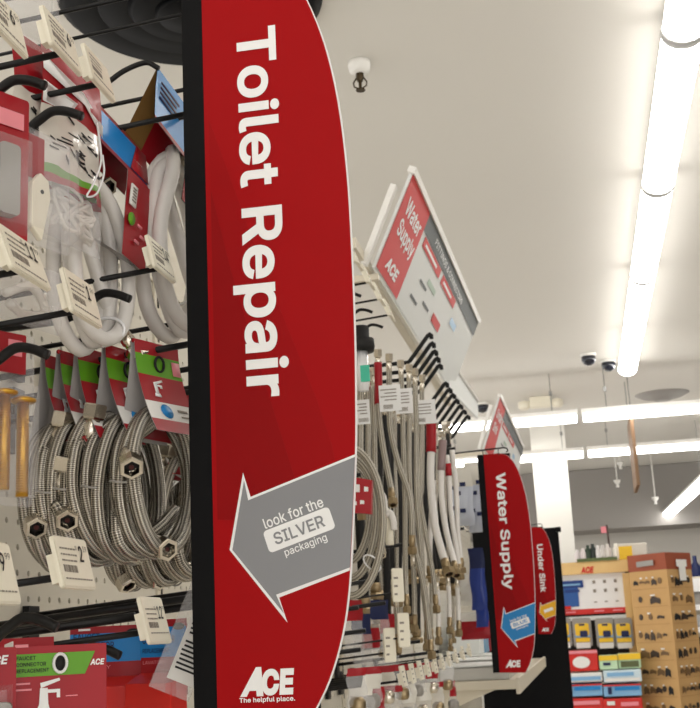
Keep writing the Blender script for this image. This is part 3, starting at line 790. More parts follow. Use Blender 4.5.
mb.prism([onbag(.1+.18*cos(q), .53+.03*sin(q)) for q in [pi*.3+2*pi*.7*j/12 for j in range(13)]] + [onbag(.1+.1*cos(q), .53+.018*sin(q), .0008) for q in [pi*.3+2*pi*.7*j/12 for j in range(12, -1, -1)]], V((0,-.0002,0)))
mb.build('bag', t, local=True)
mb = MB().use(M_grit, True); rnd = random.Random(9)
for j in range(5):
    pts = [V((rnd.uniform(-.028,.028), rnd.uniform(-.005,.005), rnd.uniform(-.142,-.105))) for _ in range(9)]
    mb.tube(bez(pts, 5), .0016, 6)
tag(mb.build('tangled_cord', t, local=True), None, None)
MB().use(M_clearhose, True).tube(bez([V((.022,-.014,-.07)), V((.024,-.014,-.085)), V((.014,-.014,-.105)), V((.0,-.014,-.112)), V((.008,-.014,-.100)), V((.02,-.014,-.075)), V((.014,-.014,-.045))], 6), .0009, 6).build('tie_string', t, local=True)
t = thing('parts_bag', 'white film bag with a red corner hanging behind the tall printed bag', 'bagged part', P(42, 48, Y=.80), RD(78))
mb = MB(); pt = pillow(mb, .07, .12, .016, ((.35, M_card, M_card), (1.0, M_print, M_print)), seed=8)
mb.use(M_ink); rnd = random.Random(13)
for i in range(22):
    u, f = rnd.uniform(-.8, .7), rnd.uniform(.38, .9); l = rnd.uniform(.06, .25)
    i0 = lambda u, f: pt((u+1)/2*12, f*22, 1)+V((0,-.0009,0))
    mb.prism([i0(u, f), i0(u+l, f+.012), i0(u+l, f+.024), i0(u, f+.012)], V((0,-.0002,0)))
mb.build('bag', t, local=True)
def blister(name, label, cat, loc, rz, w, h, d, cardm, cardh, group=None):
    t = thing(name, label, cat, loc, rz, group)
    mb = MB().use(cardm); mb.rbox((0, .001, -h/2), (w, .001, h), .1)
    card = mb.build('card', t, local=True)
    mb = MB().use(M_clear, True)
    z0, z1 = -cardh, -h+.004; b = .004; prof = [(w/2-.002, 0), (w/2-.005, -d*.9), (w/2-.009, -d)]
    # raised clear cover with rounded rim
    rings = []
    for x, y in prof:
        k = w/2-x; rings.append([V((-x, y, z0-k)), V((x, y, z0-k)), V((x, y, z1+k)), V((-x, y, z1+k))])
    n = len(mb.v)
    for r in rings: mb.v += r
    mb.sm = False
    for i in range(2):
        for j in range(4): mb.face((n+i*4+j, n+i*4+(j+1) % 4, n+i*4+4+(j+1) % 4, n+i*4+4+j))
    mb.face([n+8+j for j in range(4)])
    mb.build('clear_cover', t, local=True)
    return t, card
t, card = blister('blister_pack', 'dark pink blister pack at the left edge above the 11 dollar tag', 'packaged part', P(4, 92, Y=.70), RD(62), .042, .105, .012, M_card, .03)
mb = MB().use(M_pink); mb.prism([V((x, -.0006, z)) for x, z in ((-.016,-.012),(.016,-.012),(.016,-.024),(-.016,-.024))], V((0,-.0003,0))); mb.build('glare_patch', card, local=True)  # pink patch stands in for glare on the pack
MB().use(M_gpl).rbox((0,-.005,-.065), (.016,.008,.05), .4).build('faucet_part', t, local=True)
t, card = blister('blister_pack', 'clear blister pack with a grey bracket in front of the printed bags', 'packaged part', P(46, 134, Y=.745), RD(72), .052, .085, .014, M_clear, .004)
MB().use(M_card).box((-.012, -.001, -.022), (.018,.001,.032)).build('red_insert', t, local=True)
mb = MB().use(M_ivory); mb.prism([V((x,-.004,z)) for x, z in ((-.024,-.075),(-.022,-.045),(-.014,-.036),(-.006,-.040),(-.004,-.052),(-.012,-.085))], V((0,-.005,0))); mb.build('bracket', t, local=True, bevel=.001)
MB().use(M_rub, True).lathe([(.0015,-.0006),(.0015,0)], (-.013,-.0095,-.05), 10, Matrix.Rotation(pi/2, 3, 'X')).build('screw_hole', t, local=True)
t = thing('parts_bag', 'crinkled clear bag of white parts hanging below the 11 dollar tag', 'bagged part', P(28, 262, Y=.80), RD(75)); mb = MB()
pillow(mb, .075, .05, .02, ((1.0, M_clear2, M_clear2),), seed=14); mb.build('bag', t, local=True)
MB().use(M_grit, True).tube(bez([V((-.025,0,-.03)), V((0,-.004,-.02)), V((.02,0,-.035)), V((0,.003,-.04)), V((-.02,0,-.036))], 6), .0035, 8).build('white_fitting', t, local=True)
t, card = blister('blister_pack', 'clear clamshell behind the top left price tag', 'packaged part', P(28, -20, Y=.72), RD(70), .05, .05, .012, M_clear, .004)
# brass rods in clear clamshell
t, card = blister('closet_bolt_pack', 'clear clamshell with two long brass bolts at the left edge', 'bolt pack', P(0, 330, Y=.79), RD(62), .062, .128, .014, M_clear, .036)
mb = MB().use(M_card).rbox((-.003,-.001,-.016), (.05,.0012,.030), .08); mb.use(M_pink).box((.012,-.002,-.012), (.012,.0006,.012)); mb.use(M_white).box((-.012,-.002,-.022), (.018,.0006,.004)); mb.build('red_insert', t, local=True)
for x, z in ((.000, -.048), (.016, -.052), (-.016, -.050)):
    mb = MB().use(M_brass, True)
    mb.tube([V((x, -.007, z)), V((x, -.007, z-.07))], [.0044, .0044], 12)
    pts = []
    for i in range(220): pts.append(V((x+.0045*cos(i*.9), -.007+.0045*sin(i*.9), z-.012-.00026*i)))
    mb.tube(pts, .0004, 4)
    mb.lathe([(.0075,-.002),(.0095,-.0008),(.0095,.0008),(.004,.003)], (x, -.007, z), 18)
    mb.build('brass_bolt', t, local=True)

# ------------------------------------------------------------ bottom left packs
def faucet_icon(mb, x, z, k, y=-.0006):
    mb.use(M_white)
    for pts in (((-.010,0),(.006,0),(.004,.007),(-.007,.007)), ((-.007,.007),(.004,.007),(.003,.026),(-.006,.026)), ((.002,.020),(.014,.020),(.014,.014),(.018,.014),(.018,.024),(.002,.024)), ((-.005,.026),(.018,.034),(.017,.037),(-.006,.032))):
        mb.prism([V((x+a*k, y, z+b*k)) for a, b in pts], V((0,-.0003,0)))
t = thing('connector_card', 'red card with a green band and white faucet picture on the lowest hook', 'faucet connector', P(60, 657, Y=.80), RD(34))
mb = MB(); W = .046
mb.use(M_card).box((0, .0005, -.033), (.064, .001, .082))
mb.use(M_green).prism([V((x,-.0003,z)) for x, z in ((-.032,.003),(.024,.003),(.017,-.012),(-.032,-.012))], V((0,-.0003,0)))
mb.use(M_ink)
for j, (a, w_) in enumerate((('FAUCET',.013),('CONNECTOR',.020),('REPLACEMENT',.022))): mb.text(a, V((-.0295,-.0007,-.0010-.0042*j)), EX, EZ, w=w_, h=.0026, bold=.01)
mb.use(M_white).text('ACE', V((.0205,-.0006,-.0065)), EX, EZ, w=.010, h=.0042, bold=.03, shear=.2)
mb.use(M_pink).box((-.026,-.0004,.0085), (.009,.0004,.002)); mb.box((-.026,-.0004,-.0165), (.012,.0004,.0012)); mb.box((-.026,-.0004,-.0205), (.014,.0004,.0012)); mb.box((.008,-.0004,-.026), (.008,.0004,.0007))
faucet_icon(mb, -.010, -.0345, .56)
mb.use(M_white).box((0,-.0004,-.047), (.064,.0004,.018))
mb.use(M_green).prism([V((-.011+.006*cos(q), -.0008, -.041+.004*sin(q))) for q in [2*pi*j/14 for j in range(14)]], V((0,-.0003,0)))
mb.use(M_gink).box((.004,-.0008,-.0415), (.006,.0004,.0012)); mb.box((.016,-.0008,-.0415), (.007,.0004,.0012))
card = mb.build('card', t, local=True)
MB().use(M_wcard).prism([V((-.032,.001,.012)), V((-.0365,.006,.010)), V((-.0375,.010,-.02)), V((-.0365,.008,-.05)), V((-.032,.001,-.05))], V((.0008,.0004,0))).build('folded_edge', t, local=True)
mb = MB().use(M_white, True).tube([V((.0045*cos(q), -.0012, .0062*sin(q)-.004)) for q in [2*pi*j/18 for j in range(19)]], .0011, 6, cap=False); mb.use(M_rub).prism([V((.004*cos(q), -.0008, .0056*sin(q)-.004)) for q in [2*pi*j/18 for j in range(18)]], V((0,-.0002,0))); mb.build('hang_hole', card, local=True)
def blue_card(label, loc, rz, w, lines, bottom=True):
    t = thing('connector_box', label, 'faucet connector', loc, rz, 'red and blue faucet connector packs')
    mb = MB().use(M_card).box((0, .0005, -.030), (w, .001, .060))
    mb.use(M_blue).box((0, -.0003, -.018), (w, .0006, .024))
    mb.use(M_navy)
    for j, (s, ww, hh) in enumerate(lines): mb.text(s, V((-w/2+.003, -.0009, -.0115-.0075*j)), EX, EZ, w=ww, h=hh, bold=.01)
    mb.use(M_white).box((-w/2+.012, -.0004, -.0025), (.010,.0004,.0018))
    mb.use(M_pink).text('LAVATORY', V((-w/2+.003, -.0006, -.0355)), EX, EZ, w=w*.5, h=.0028)
    card = mb.build('card', t, local=True)
    MB().use(M_rub).prism([V((.006*cos(q)+w*.36, -.0012, .003*sin(q)-.006)) for q in [2*pi*j/14 for j in range(14)]], V((0,-.0003,0))).build('hang_hole', card, local=True)
    mb = MB().use(M_cardb); mb.prism([V((-w/2, 0, -.042)), V((-w/2, -.020, -.050)), V((-w/2, -.022, -.085)), V((-w/2, 0, -.085))], V((w, 0, 0))); mb.build('tray', t, local=True, bevel=.0008)
    return t
L3 = (('FAUCET', .022, .0058), ('CONNECTOR', .034, .0058), ('REPLACEMENT', .028, .0036))
blue_card('blue and red faucet connector pack behind the green banded card', P(107, 626, Y=1.0), RD(20), .062, L3)
blue_card('blue and red faucet connector pack under the 12 dollar tag', P(163, 622, Y=.97)+V((0,0,.002)), RD(-20), .048, L3)
t = thing('chain_package', 'clear sleeve with a printed white slip leaning beside the banner foot', 'packaged part', P(209, 594, Y=.96), RD(28))
mb = MB().use(M_clear2); q = Matrix.Rotation(RD(24), 3, 'Y'); mb.box(q@V((0,0,-.038)), (.034,.004,.092), mtx=q); mb.build('sleeve', t, local=True)
mb = MB().use(M_wcard); mb.box(q@V((.006,-.0035,-.040)), (.026,.0006,.066), mtx=q); mb.use(M_ink)
for j in range(14):
    if j == 6: continue
    mb.box(q@V((.006-.001*(j % 3), -.0041, -.016-.0036*j)), (.021-.003*(j % 3),.0004,.0016), mtx=q)
mb.build('printed_slip', t, local=True)
t = thing('connector_card', 'small red card with green strip half hidden at the bottom left corner', 'faucet connector', P(22, 652, Y=.84), RD(24))
mb = MB().use(M_card).box((0,.0005,-.03), (.045,.001,.08)); mb.use(M_green).box((.004,-.0003,-.006), (.036,.0004,.010)); mb.build('card', t, local=True)
t, card = blister('blister_pack', 'clear lidded red pack with white letters in the bottom left corner', 'packaged part', P(-10, 648, Y=.76), RD(24), .034, .075, .020, M_card, .022)
MB().use(M_white).text('ACE', V((-.004,-.0007,-.011)), EX, EZ, w=.016, h=.006, bold=.03, shear=.2).build('lettering', card, local=True)
MB().use(M_gpl).rbox((0,-.008,-.05), (.03,.010,.03), .2).build('valve_part', t, local=True)
# ------------------------------------------------------------ header signs above the run
def header_sign(nb, nt, ft, fb, label, full=True, Y0=2.38, extra=0):
    """corners as seen: near bottom, near top, far top, far bottom; a tilted board along the aisle"""
    A = P(*nb, Y=Y0); Bq = P(*nt, Y=Y0); D = P(*fb, Z=A.z)
    n = (D-A).cross(Bq-A).normalized()
    dr = P(*ft, Z=Bq.z)-CAM; Cq = CAM+dr*((A-CAM).dot(n)/dr.dot(n))   # the far top corner lies in the same plane
    def S(u, v, d=0): return (A*(1-u)+D*u)*(1-v) + (Bq*(1-u)+Cq*u)*v + n*d
    t = thing('header_sign', label, 'sign', A, 0, 'tilted header signs over the gondola run')
    MB().use(M_signw).prism([S(0,0), S(1,0), S(1,1), S(0,1)], n*-.008).build('board', t, bevel=.001)
    mb = MB().use(M_housing)
    mb.prism([S(-.01,.985,-.01), S(1.01,.985,-.01), S(1.01,1.045,-.01), S(-.01,1.045,-.01)], n*.016); mb.build('top_edge', t)
    if not full: return t
    L = lambda mb, a, d=.0012: mb.prism([S(u, v, d) for u, v in a], n*.0004)
    mb = MB().use(M_signr); L(mb, ((.0,.02),(.19,.02),(.19,.985),(.0,.985))); mb.build('red_field', t)
    mb = MB().use(M_signg); L(mb, ((.19,.80),(1,.80),(1,.985),(.19,.985))); mb.build('grey_band', t)
    mb = MB().use(M_signr)
    for a in ((.22,.43),(.46,.66)): L(mb, ((a[0],.68),(a[1],.68),(a[1],.785),(a[0],.785)))
    L(mb, ((.50,.28),(.60,.28),(.60,.38),(.50,.38))); mb.use(M_signg)
    for u, v in ((.27,.20),(.38,.30),(.30,.42)): L(mb, ((u,v),(u+.07,v),(u+.07,v+.03),(u,v+.03)))
    mb.use(mat('sign_pale_green', (180,200,184), .5)); L(mb, ((.36,.5),(.45,.5),(.45,.56),(.36,.56)))
    mb.use(M_lblue); L(mb, ((.68,.52),(.76,.52),(.76,.60),(.68,.60)))
    mb.use(M_white); L(mb, ((.24,.715),(.38,.715),(.38,.745),(.24,.745)), .002); L(mb, ((.48,.715),(.6,.715),(.6,.745),(.48,.745)), .002)
    mb.build('printed_panels', t)
    ux = (D-A).normalized(); uy = n.cross(ux); H = (Bq-A).length; W = (D-A).length
    mb = MB().use(M_white)
    if full == 1:
        mb.text('Water', S(.03,.66,.0022), ux, uy, w=W*.135, h=H*.17, bold=.02)
        mb.text('Supply', S(.03,.40,.0022), ux, uy, w=W*.145, h=H*.21, bold=.02)
        mb.text('ACE', S(.04,.10,.0022), ux, uy, w=W*.1, h=H*.13, bold=.04, shear=.2)
        mb.text('FITTINGS & CONNECTORS', S(.30,.86,.0022), ux, uy, w=W*.42, h=H*.07, bold=.01)
    else:
        mb.text('Under', S(.03,.66,.0022), ux, uy, w=W*.13, h=H*.17, bold=.02); mb.text('Sink', S(.03,.42,.0022), ux, uy, w=W*.1, h=H*.17, bold=.02)
    mb.build('lettering', t)
    # the matching leaning support behind it
    d = V((0,-.03,0)); a, b = A+V((-.018,0,-.0))+d, Bq+V((-.038,0,-.035))+d
    mb = MB().use(M_housing); m = (b-a); q = m.to_track_quat('Z', 'Y').to_matrix(); mb.box((a+b)/2, (.022,.012,m.length), mtx=q); mb.build('back_brace', t)
    a2, b2 = A+V((-.0,W*.5,-.02)), V((PEG, A.y+W*.5, PTOP-.3))
    MB().use(M_frame).box((PEG-.01, A.y+.05, (PTOP+A.z)/2-.02), (.02,.02,A.z-PTOP+.1)).build('stay', t)
    MB().use(M_frame).prism([V((PEG-.01, A.y+.04, A.z-.02)), V((A.x, A.y+.04, A.z-.012)), V((A.x, A.y+.04, A.z)), V((PEG-.01, A.y+.04, A.z))], V((0,.012,0))).build('bracket_arm', t)
    return t
header_sign((375,268), (413,173), (478,322), (452,392), 'big tilted white header sign with Water Supply on its red end', 1)
header_sign((484,450), (500,397), (523,448), (515,492), 'second smaller header sign behind the Water Supply banner', 2, Y0=4.8)
header_sign((449,388), (450,360), (478,402), (478,419), 'plain white sign panel continuing past the end of the big header sign', 0, Y0=3.66)
a, b = P(351, 243, Y=2.25), P(470, 416, Y=4.05)
mb = MB().use(M_frame); b = V((a.x, b.y, a.z)); mb.box((a+b)/2, (.02, (b-a).length, .022)); 
o = mb.build('sign_rail'); tag(o, 'long cream rail carrying the header signs, slanting away above the hooks', 'rail')

# ------------------------------------------------------------ hooks around the big banner and mid bay
for i, (px, py) in enumerate(((356,256),(369,277),(380,294),(390,310))):
    scan_hook(P(px, py, X=XT), ('','',1), ['cream tag hook touching the banner edge, highest of the four beside it','second highest cream tag hook beside the banner edge','third cream tag hook beneath the header sign corner','lowest of four cream tag hooks beneath the header sign corner'][i],
              w=.05, h=.040, tilt=20, fine=False, r=.0026, group='cream tag hooks at the header sign corner')
t = None
def up_hook(px, py, label, lead=.30):
    tip = P(px, py, X=-.297); r = .0050
    kx = -.297-.052
    t = thing('upturned_hook', label, 'hook', (PEG, tip.y, tip.z-.066), 0, 'black hooks with raised ends')
    MB().use(M_wire).box((PEG+.006, tip.y, tip.z-.07), (.007,.024,.04)).build('base_clip', t)
    MB().use(M_wire, True).tube([V((PEG+.004, tip.y, tip.z-.066)), V((kx-.006, tip.y, tip.z-.064)), V((kx, tip.y, tip.z-.061)), V((-.302, tip.y, tip.z-.003)), V((-.297, tip.y, tip.z)), V((-.294, tip.y, tip.z-.003)), V((-.294, tip.y, tip.z-.012))], r, 10).build('peg_wire', t)
U1 = [(430,334),(432.5,343),(435,351),(437.5,358),(440,365)]
names1 = ['black hook with the highest raised end, nearest of the upper fan', 'second raised black hook of the upper fan', 'middle raised black hook of the upper fan', 'fourth raised black hook of the upper fan', 'last raised black hook of the upper fan of five']
for q, nm in zip(U1, names1): up_hook(*q, nm)
for i in range(7):
    k = i/6; up_hook(446+22*k, 383+33*k**.95, ['nearest raised black hook of the lower fan', 'second raised black hook of the lower fan', 'third raised black hook of the lower fan', 'middle raised black hook of the lower fan of seven', 'fifth raised black hook of the lower fan', 'sixth raised black hook of the lower fan', 'farthest raised black hook, tip by the white sign panel'][i])

# ------------------------------------------------------------ hanging supply hoses
def hang_hose(pts, Y, label, m=None, r=.0052, sleeve=None, topnut=True, botnut='brass', group='supply hoses hanging straight down', tagc=None):
    """pts: seen centre line, top to bottom, all at one distance Y"""
    m = m or M_braid2; W = [P(x, y, Y=Y) for x, y in pts]
    if sleeve: pass
    t = thing('supply_hose', label, 'hose', W[0], 0, group)
    W = [w+V((0, .006*sin(i*2.1), 0)) for i, w in enumerate(W)]
    path = bez(W, 6); MB().use(m, True).tube(path, r, 10).build('hose', t)
    if topnut:
        d = (path[0]-path[2]).normalized(); mb = MB().use(M_nut).nut(path[0]+d*.022, d, r*1.5, .014); mb.build('nut', t)
    if botnut:
        d = (path[-1]-path[-3]).normalized(); mb = MB().use(M_brassnut if botnut == 'brass' else M_nut).nut(path[-1]+d*.024, d, r*1.7, .013); mb.build('nut', t)
    if sleeve:
        a, b, sm_ = sleeve; q = [p for i, p in enumerate(path) if a <= i/len(path) <= b]
        MB().use(sm_, True).tube(q, r*1.35, 10).build('sleeve', t)
    if tagc:
        px, py, w, h = tagc; c = P(px, py, Y=Y-.03)
        mb = MB().use(M_white); mb.box(c, (w, .0012, h)); mb.use(M_gink)
        for j in range(4): mb.box(c+V((-.002+.003*(j % 2), -.0012, h*.32-j*h*.13)), (w*(.75-.2*(j % 2)), .0004, .0016))
        for j in range(9): mb.box(c+V((-w*.3+j*.0018, -.0012, -h*.33)), (.0009, .0004, h*.16))
        mb.build('hang_label', t)
    return t
HG2 = 'supply hoses hanging straight down'
hang_hose(((378,362),(378,382),(379,410),(383,447),(389,480),(392,494)), 1.95, 'braided hose with a long red sleeve and white label, nearest of the bunch', sleeve=(.0,.38,M_card), tagc=(390,398,.036,.044), r=.0050)
hang_hose(((389,366),(389,400),(391,430),(398,462),(408,492),(412,515),(412,540)), 2.05, 'braided hose bowing to the right ending in a brass nut beside the coil', tagc=(404,401,.030,.044), r=.0050)
hang_hose(((401,372),(402,400),(404,450),(405,500),(405,560),(407,600)), 2.1, 'straight braided hose in the middle of the bunch', r=.0046)
hang_hose(((409,376),(409,420),(410,480),(414,540),(424,590),(431,645)), 2.15, 'long braided hose sweeping down to the row of tags', r=.0048)
hang_hose(((415,380),(416,430),(417,490),(420,540),(423,590),(428,625)), 2.2, 'long braided hose just left of the white hoses', r=.0050)
hang_hose(((422,386),(421,430),(420,490),(425,530),(432,570),(436,600)), 2.25, 'braided hose under the wide white label', tagc=(424,412,.044,.046), r=.0046)
hang_hose(((431,415),(431,440),(431,480),(434,520),(441,550),(446,564)), 2.3, 'thick white hose with a red sleeve beneath the wide label', m=M_vinyl, r=.0075, sleeve=(.0,.28,M_card), topnut=False)
hang_hose(((443,440),(441,470),(442,500),(446,530),(452,555),(455,566)), 2.4, 'white hose with brown sleeve top, second white one', m=M_vinyl, r=.0060, sleeve=(.0,.2,mat('purple_grey_film', (150,128,128), .3)), topnut=False)
hang_hose(((447,455),(449,480),(451,510),(455,540),(459,568)), 2.5, 'white hose with a small red collar, third white one', m=M_vinyl, r=.0052, sleeve=(.05,.22,M_card), topnut=False)
hang_hose(((452,450),(456,490),(458,530),(461,562)), 2.6, 'white hose furthest right, next to the blue printed bags', m=M_vinyl, r=.0056, topnut=False)
hang_hose(((433,480),(431,520),(430,545),(430,570)), 2.45, 'white hose partly hidden behind the thick white one', m=M_vinyl, r=.0060, topnut=False)
hang_hose(((361,382),(360,420),(361,460),(362,505)), 1.9, 'braided hose right beside the big banner edge', r=.0055, tagc=(363,412,.022,.040))
hang_hose(((368,384),(368,420),(369,460),(371,505)), 1.95, 'braided hose second from the big banner edge', r=.0050)
hang_hose(((373,380),(374,430),(376,480),(378,520)), 2.0, 'braided hose behind the red sleeved one', r=.0046)
rnd = random.Random(4)
for i in range(26):  # every second hose is black, added for the shade between the hoses
    x = 362+i*3.5+rnd.uniform(-1.5, 1.5); top = 400+i*1.5+rnd.uniform(-8, 8); bot = rnd.uniform(570, 650); Yb = 2.35+i*.04
    pts = [(x, top), (x+rnd.uniform(-1,2), top+60), (x+rnd.uniform(-2,4), (top+bot)/2), (x+rnd.uniform(-1,9), bot)]
    hang_hose(pts, Yb, 'dull braided supply hose deep in the bunch behind the front hoses' if i % 2 else 'black filler hose standing in for the shade deep in the bunch', m=None if i % 2 else M_rub, r=.0048 if i % 2 else .010, group='hoses deep in the bunch')
for i, (x, y, b, Yb) in enumerate(((425,590,638,2.35),(437,585,632,2.4),(448,580,622,2.5),(457,582,625,2.6),(413,560,620,2.2),(396,600,640,2.05))):
    hang_hose(((x, y),(x+1,(y+b)/2),(x+2,b)), Yb, ['short hose end beneath the first white hose nut','short hose end second below the white hoses','short hose end third below the white hoses','short hose end under the furthest white hose','hose end with a nut above the row of small tags','hose stub over the small tag hooks near the coil'][i], m=M_vinyl if i in (1,2,3) else M_braid2, r=.0048, group='lower short hoses')
# large coil beside the banner
o = P(360, 480, Y=1.9); t = thing('coil_pack', 'large three loop braided coil under a red card, right beside the banner', 'faucet connector', o)
mb = MB().use(M_card, True); A = P(346, 476, Y=1.66); Bq = P(372, 480, Y=1.69); C_ = P(371, 514, Y=1.67); D = P(346, 512, Y=1.64)
mb.sm = False; mb.prism([A, Bq, C_, D], V((0,.012,0))); mb.use(M_white)
for x, y, w, h in ((356,488,7,8),(366,489,4,5),(362,502,4,4),(355,503,3,4)):
    mb.prism([P(a, b, Y=1.63) for a, b in ((x-w/2,y-h/2),(x+w/2,y-h/2+.5),(x+w/2,y+h/2),(x-w/2,y+h/2))], V((0,.002,0)))
mb.build('header_card', t)
for j, rr in enumerate((1.0, .82, .64)):
    c = P(349, 520, Y=1.72+j*.012); pts = []
    for k in range(40):
        a = RD(75)-RD(360)*k/39*.93; pts.append(c+V((.050*rr*cos(a), .012*sin(a*2), .108*rr*sin(a)+.005*j)))
    MB().use(M_braid2, True).tube(pts, .0056, 10).build('hose_loop', t)
p = P(372, 563, Y=1.71); MB().use(M_clearhose, True).tube([p+V((.012*cos(q), -.004*sin(q), .010*sin(q)-.006*cos(q))) for q in [2*pi*j/16 for j in range(17)]], .0014, 6).build('zip_tie', t)
MB().use(M_nut).nut(P(381, 556, Y=1.72), V((.2,-.5,-.8)), .009, .013).build('nut', t)
# white angle stops hanging by the coil
t = thing('valve_pair', 'white plastic valve handles hanging above the braided coil', 'valve', P(381, 495, Y=1.85))
for k, pts in enumerate((((376,500),(381,494),(384,500),(385,512)), ((386,515),(390,513),(393,520),(394,530)))):
    MB().use(M_vinyl, True).tube(bez([P(x, y, Y=1.85) for x, y in pts], 5), .0052, 8).build('handle', t)
MB().use(M_ivory, True).tube(bez([P(x, y, Y=1.86) for x, y in ((378,502),(382,508),(388,516),(390,545))], 5), .0065, 8).build('body', t)
# black capped tube with teal label
t = thing('capped_tube', 'clear tube with a chunky black cap and teal label beside the banner edge', 'packaged part', P(362, 400, Y=1.8))
o = P(361, 347, Y=1.8)
MB().use(M_rub, True).lathe([(.020,-.008),(.022,0),(.021,.012),(.014,.014),(.014,.030),(.012,.033)], o, 18).build('cap', t)
MB().use(M_clearhose, True).lathe([(.009,-.07),(.010,-.05),(.010,-.008)], o, 14).build('tube', t)
MB().use(M_teal).box(o+V((.006,-.010,-.045)), (.014,.003,.026)).build('teal_label', t)

# product bags with blue print beyond the hoses
for i, (x, y, w, h, m, lab) in enumerate(((447,468,26,58,'c','clear bag with blue print behind the last white hose'),(466,462,20,70,'c','clear bag with dark blue letters left of the Water Supply banner'),(470,548,15,60,'b','solid blue bag low beside the Water Supply banner'),(452,575,24,30,'w','white packet under the furthest white hose'),(475,575,12,50,'b','narrow blue bag tucked behind the Water Supply banner'),(462,612,30,26,'r','red and clear packet lying low over the shelf'))):
    Yb = 3.1+.06*i; Yb += .45; p = P(x+w/2-2, y, Y=Yb); t = thing('parts_bag', lab, 'bagged part', p, 0)
    mb = MB(); M1 = {'c': mat('bluish_bag', (206,212,226), .3, coat=.3), 'b': mat('solid_blue_bag', (20,52,140), .35, coat=.2), 'w': M_print, 'r': M_card}[m]
    M2 = {'c': M_print, 'b': M_navy, 'w': M_print, 'r': M_clear2}[m]
    pillow(mb, w/1200*Yb, h/1200*Yb, .03, ((.3, M2, M2), (1.0, M1, M1)), nx=8, nz=12, seed=30+i)
    mb.build('bag', t, local=True)
    if m == 'c':
        ww = w/1200*Yb
        for a, b in ((-.3,.35),(-.1,.45),(.1,.30),(-.25,.7),(.05,.75)): MB().use(M_navy).box(((a+.05)*ww, -.019, -h/1200*Yb*b), (ww*.22, .001, .012)).build('printed_letter', t, local=True)
for i, (px, py, Yb) in enumerate(((470,446,3.2),(440,447,3.1),(474,527,3.3))):
    plain_hook(px, py, Yb, -.30, ['black hook over the clear blue printed bags', 'black hook between the white hoses and clear bags', 'black hook low behind the Water Supply banner'][i], r=.004)
for i, (px, py, Yb) in enumerate(((385,579,1.85),(370,606,1.75),(385,628,1.8),(372,648,1.75),(385,603,2.0),(400,545,2.3),(430,640,2.4),(435,652,2.7))):
    plain_hook(px, py, Yb, -.32, 'bare black hook between the big coil and the small tag row', r=.0034, group='bare hooks beneath the big coil')
for i, (px, py) in enumerate(((398,585),(404,630),(390,645))):
    scan_hook(P(px, py, Y=2.0), ('','',1), ['white tag hook upright among the hoses, highest of three','white tag hook lower among the hoses, right one of three','white tag hook lowest among the hoses, left one of three'][i], w=.02, h=.055, fine=False, tilt=0, yaw=60, r=.002, lowwire=False, group='upright tags among the hoses')
# tag row
for i in range(10):
    k = i/9; px = 404+66*(k**.9); py = 676-26*k
    scan_hook(P(px, py, X=-.30), ('','',1), 'small white price tag hook in the slanting row below the hoses', w=.045, h=.034, fine=False, tilt=8, Xt=-.30, r=.0026, lowwire=False, group='row of small white tags below the hoses')
rnd = random.Random(12)
# packets hanging at the foot
k = 0
for row in range(2):
    for i in range(7):
        px = 356+i*15+row*6; py = 668+row*20-i*1.2; Yb = 1.75+i*.16+row*.05; p = P(px, py, Y=Yb)
        t = thing('parts_packet', 'small red and clear packet hanging below the hoses near the bottom edge', 'bagged part', p, RD(rnd.uniform(20, 75)), 'red and clear packets below the hoses')
        mb = MB(); m1 = (M_card, M_print, M_clear2)[rnd.randrange(3)]
        pillow(mb, .034, .055, .016, ((.2, M_card if rnd.random() < .7 else M_print, M_card), (.6, m1, m1), (1, M_clear2, M_clear2)), nx=7, nz=10, seed=50+k, crumple=.002); k += 1
        mb.build('bag', t, local=True)
        MB().use((M_nut, M_brassnut, M_gpl)[k % 3], True).lathe([(.008,-.062),(.012,-.058),(.012,-.045),(.007,-.04)], (0,0,0), 10).build('fitting', t, local=True)
for i in range(5):
    p = P(352+i*9, 600+(i % 3)*14, Y=2.0+i*.05); t = thing('parts_packet', 'dark red and blue packet on the board behind the lower hooks', 'bagged part', p, RD(60), 'dark packets behind the lower hooks')
    mb = MB(); pillow(mb, .05, .09, .014, ((.4, (M_card, M_navy)[i % 2], M_card), (1, M_clear2, M_clear2)), nx=6, nz=8, seed=80+i); mb.build('bag', t, local=True)

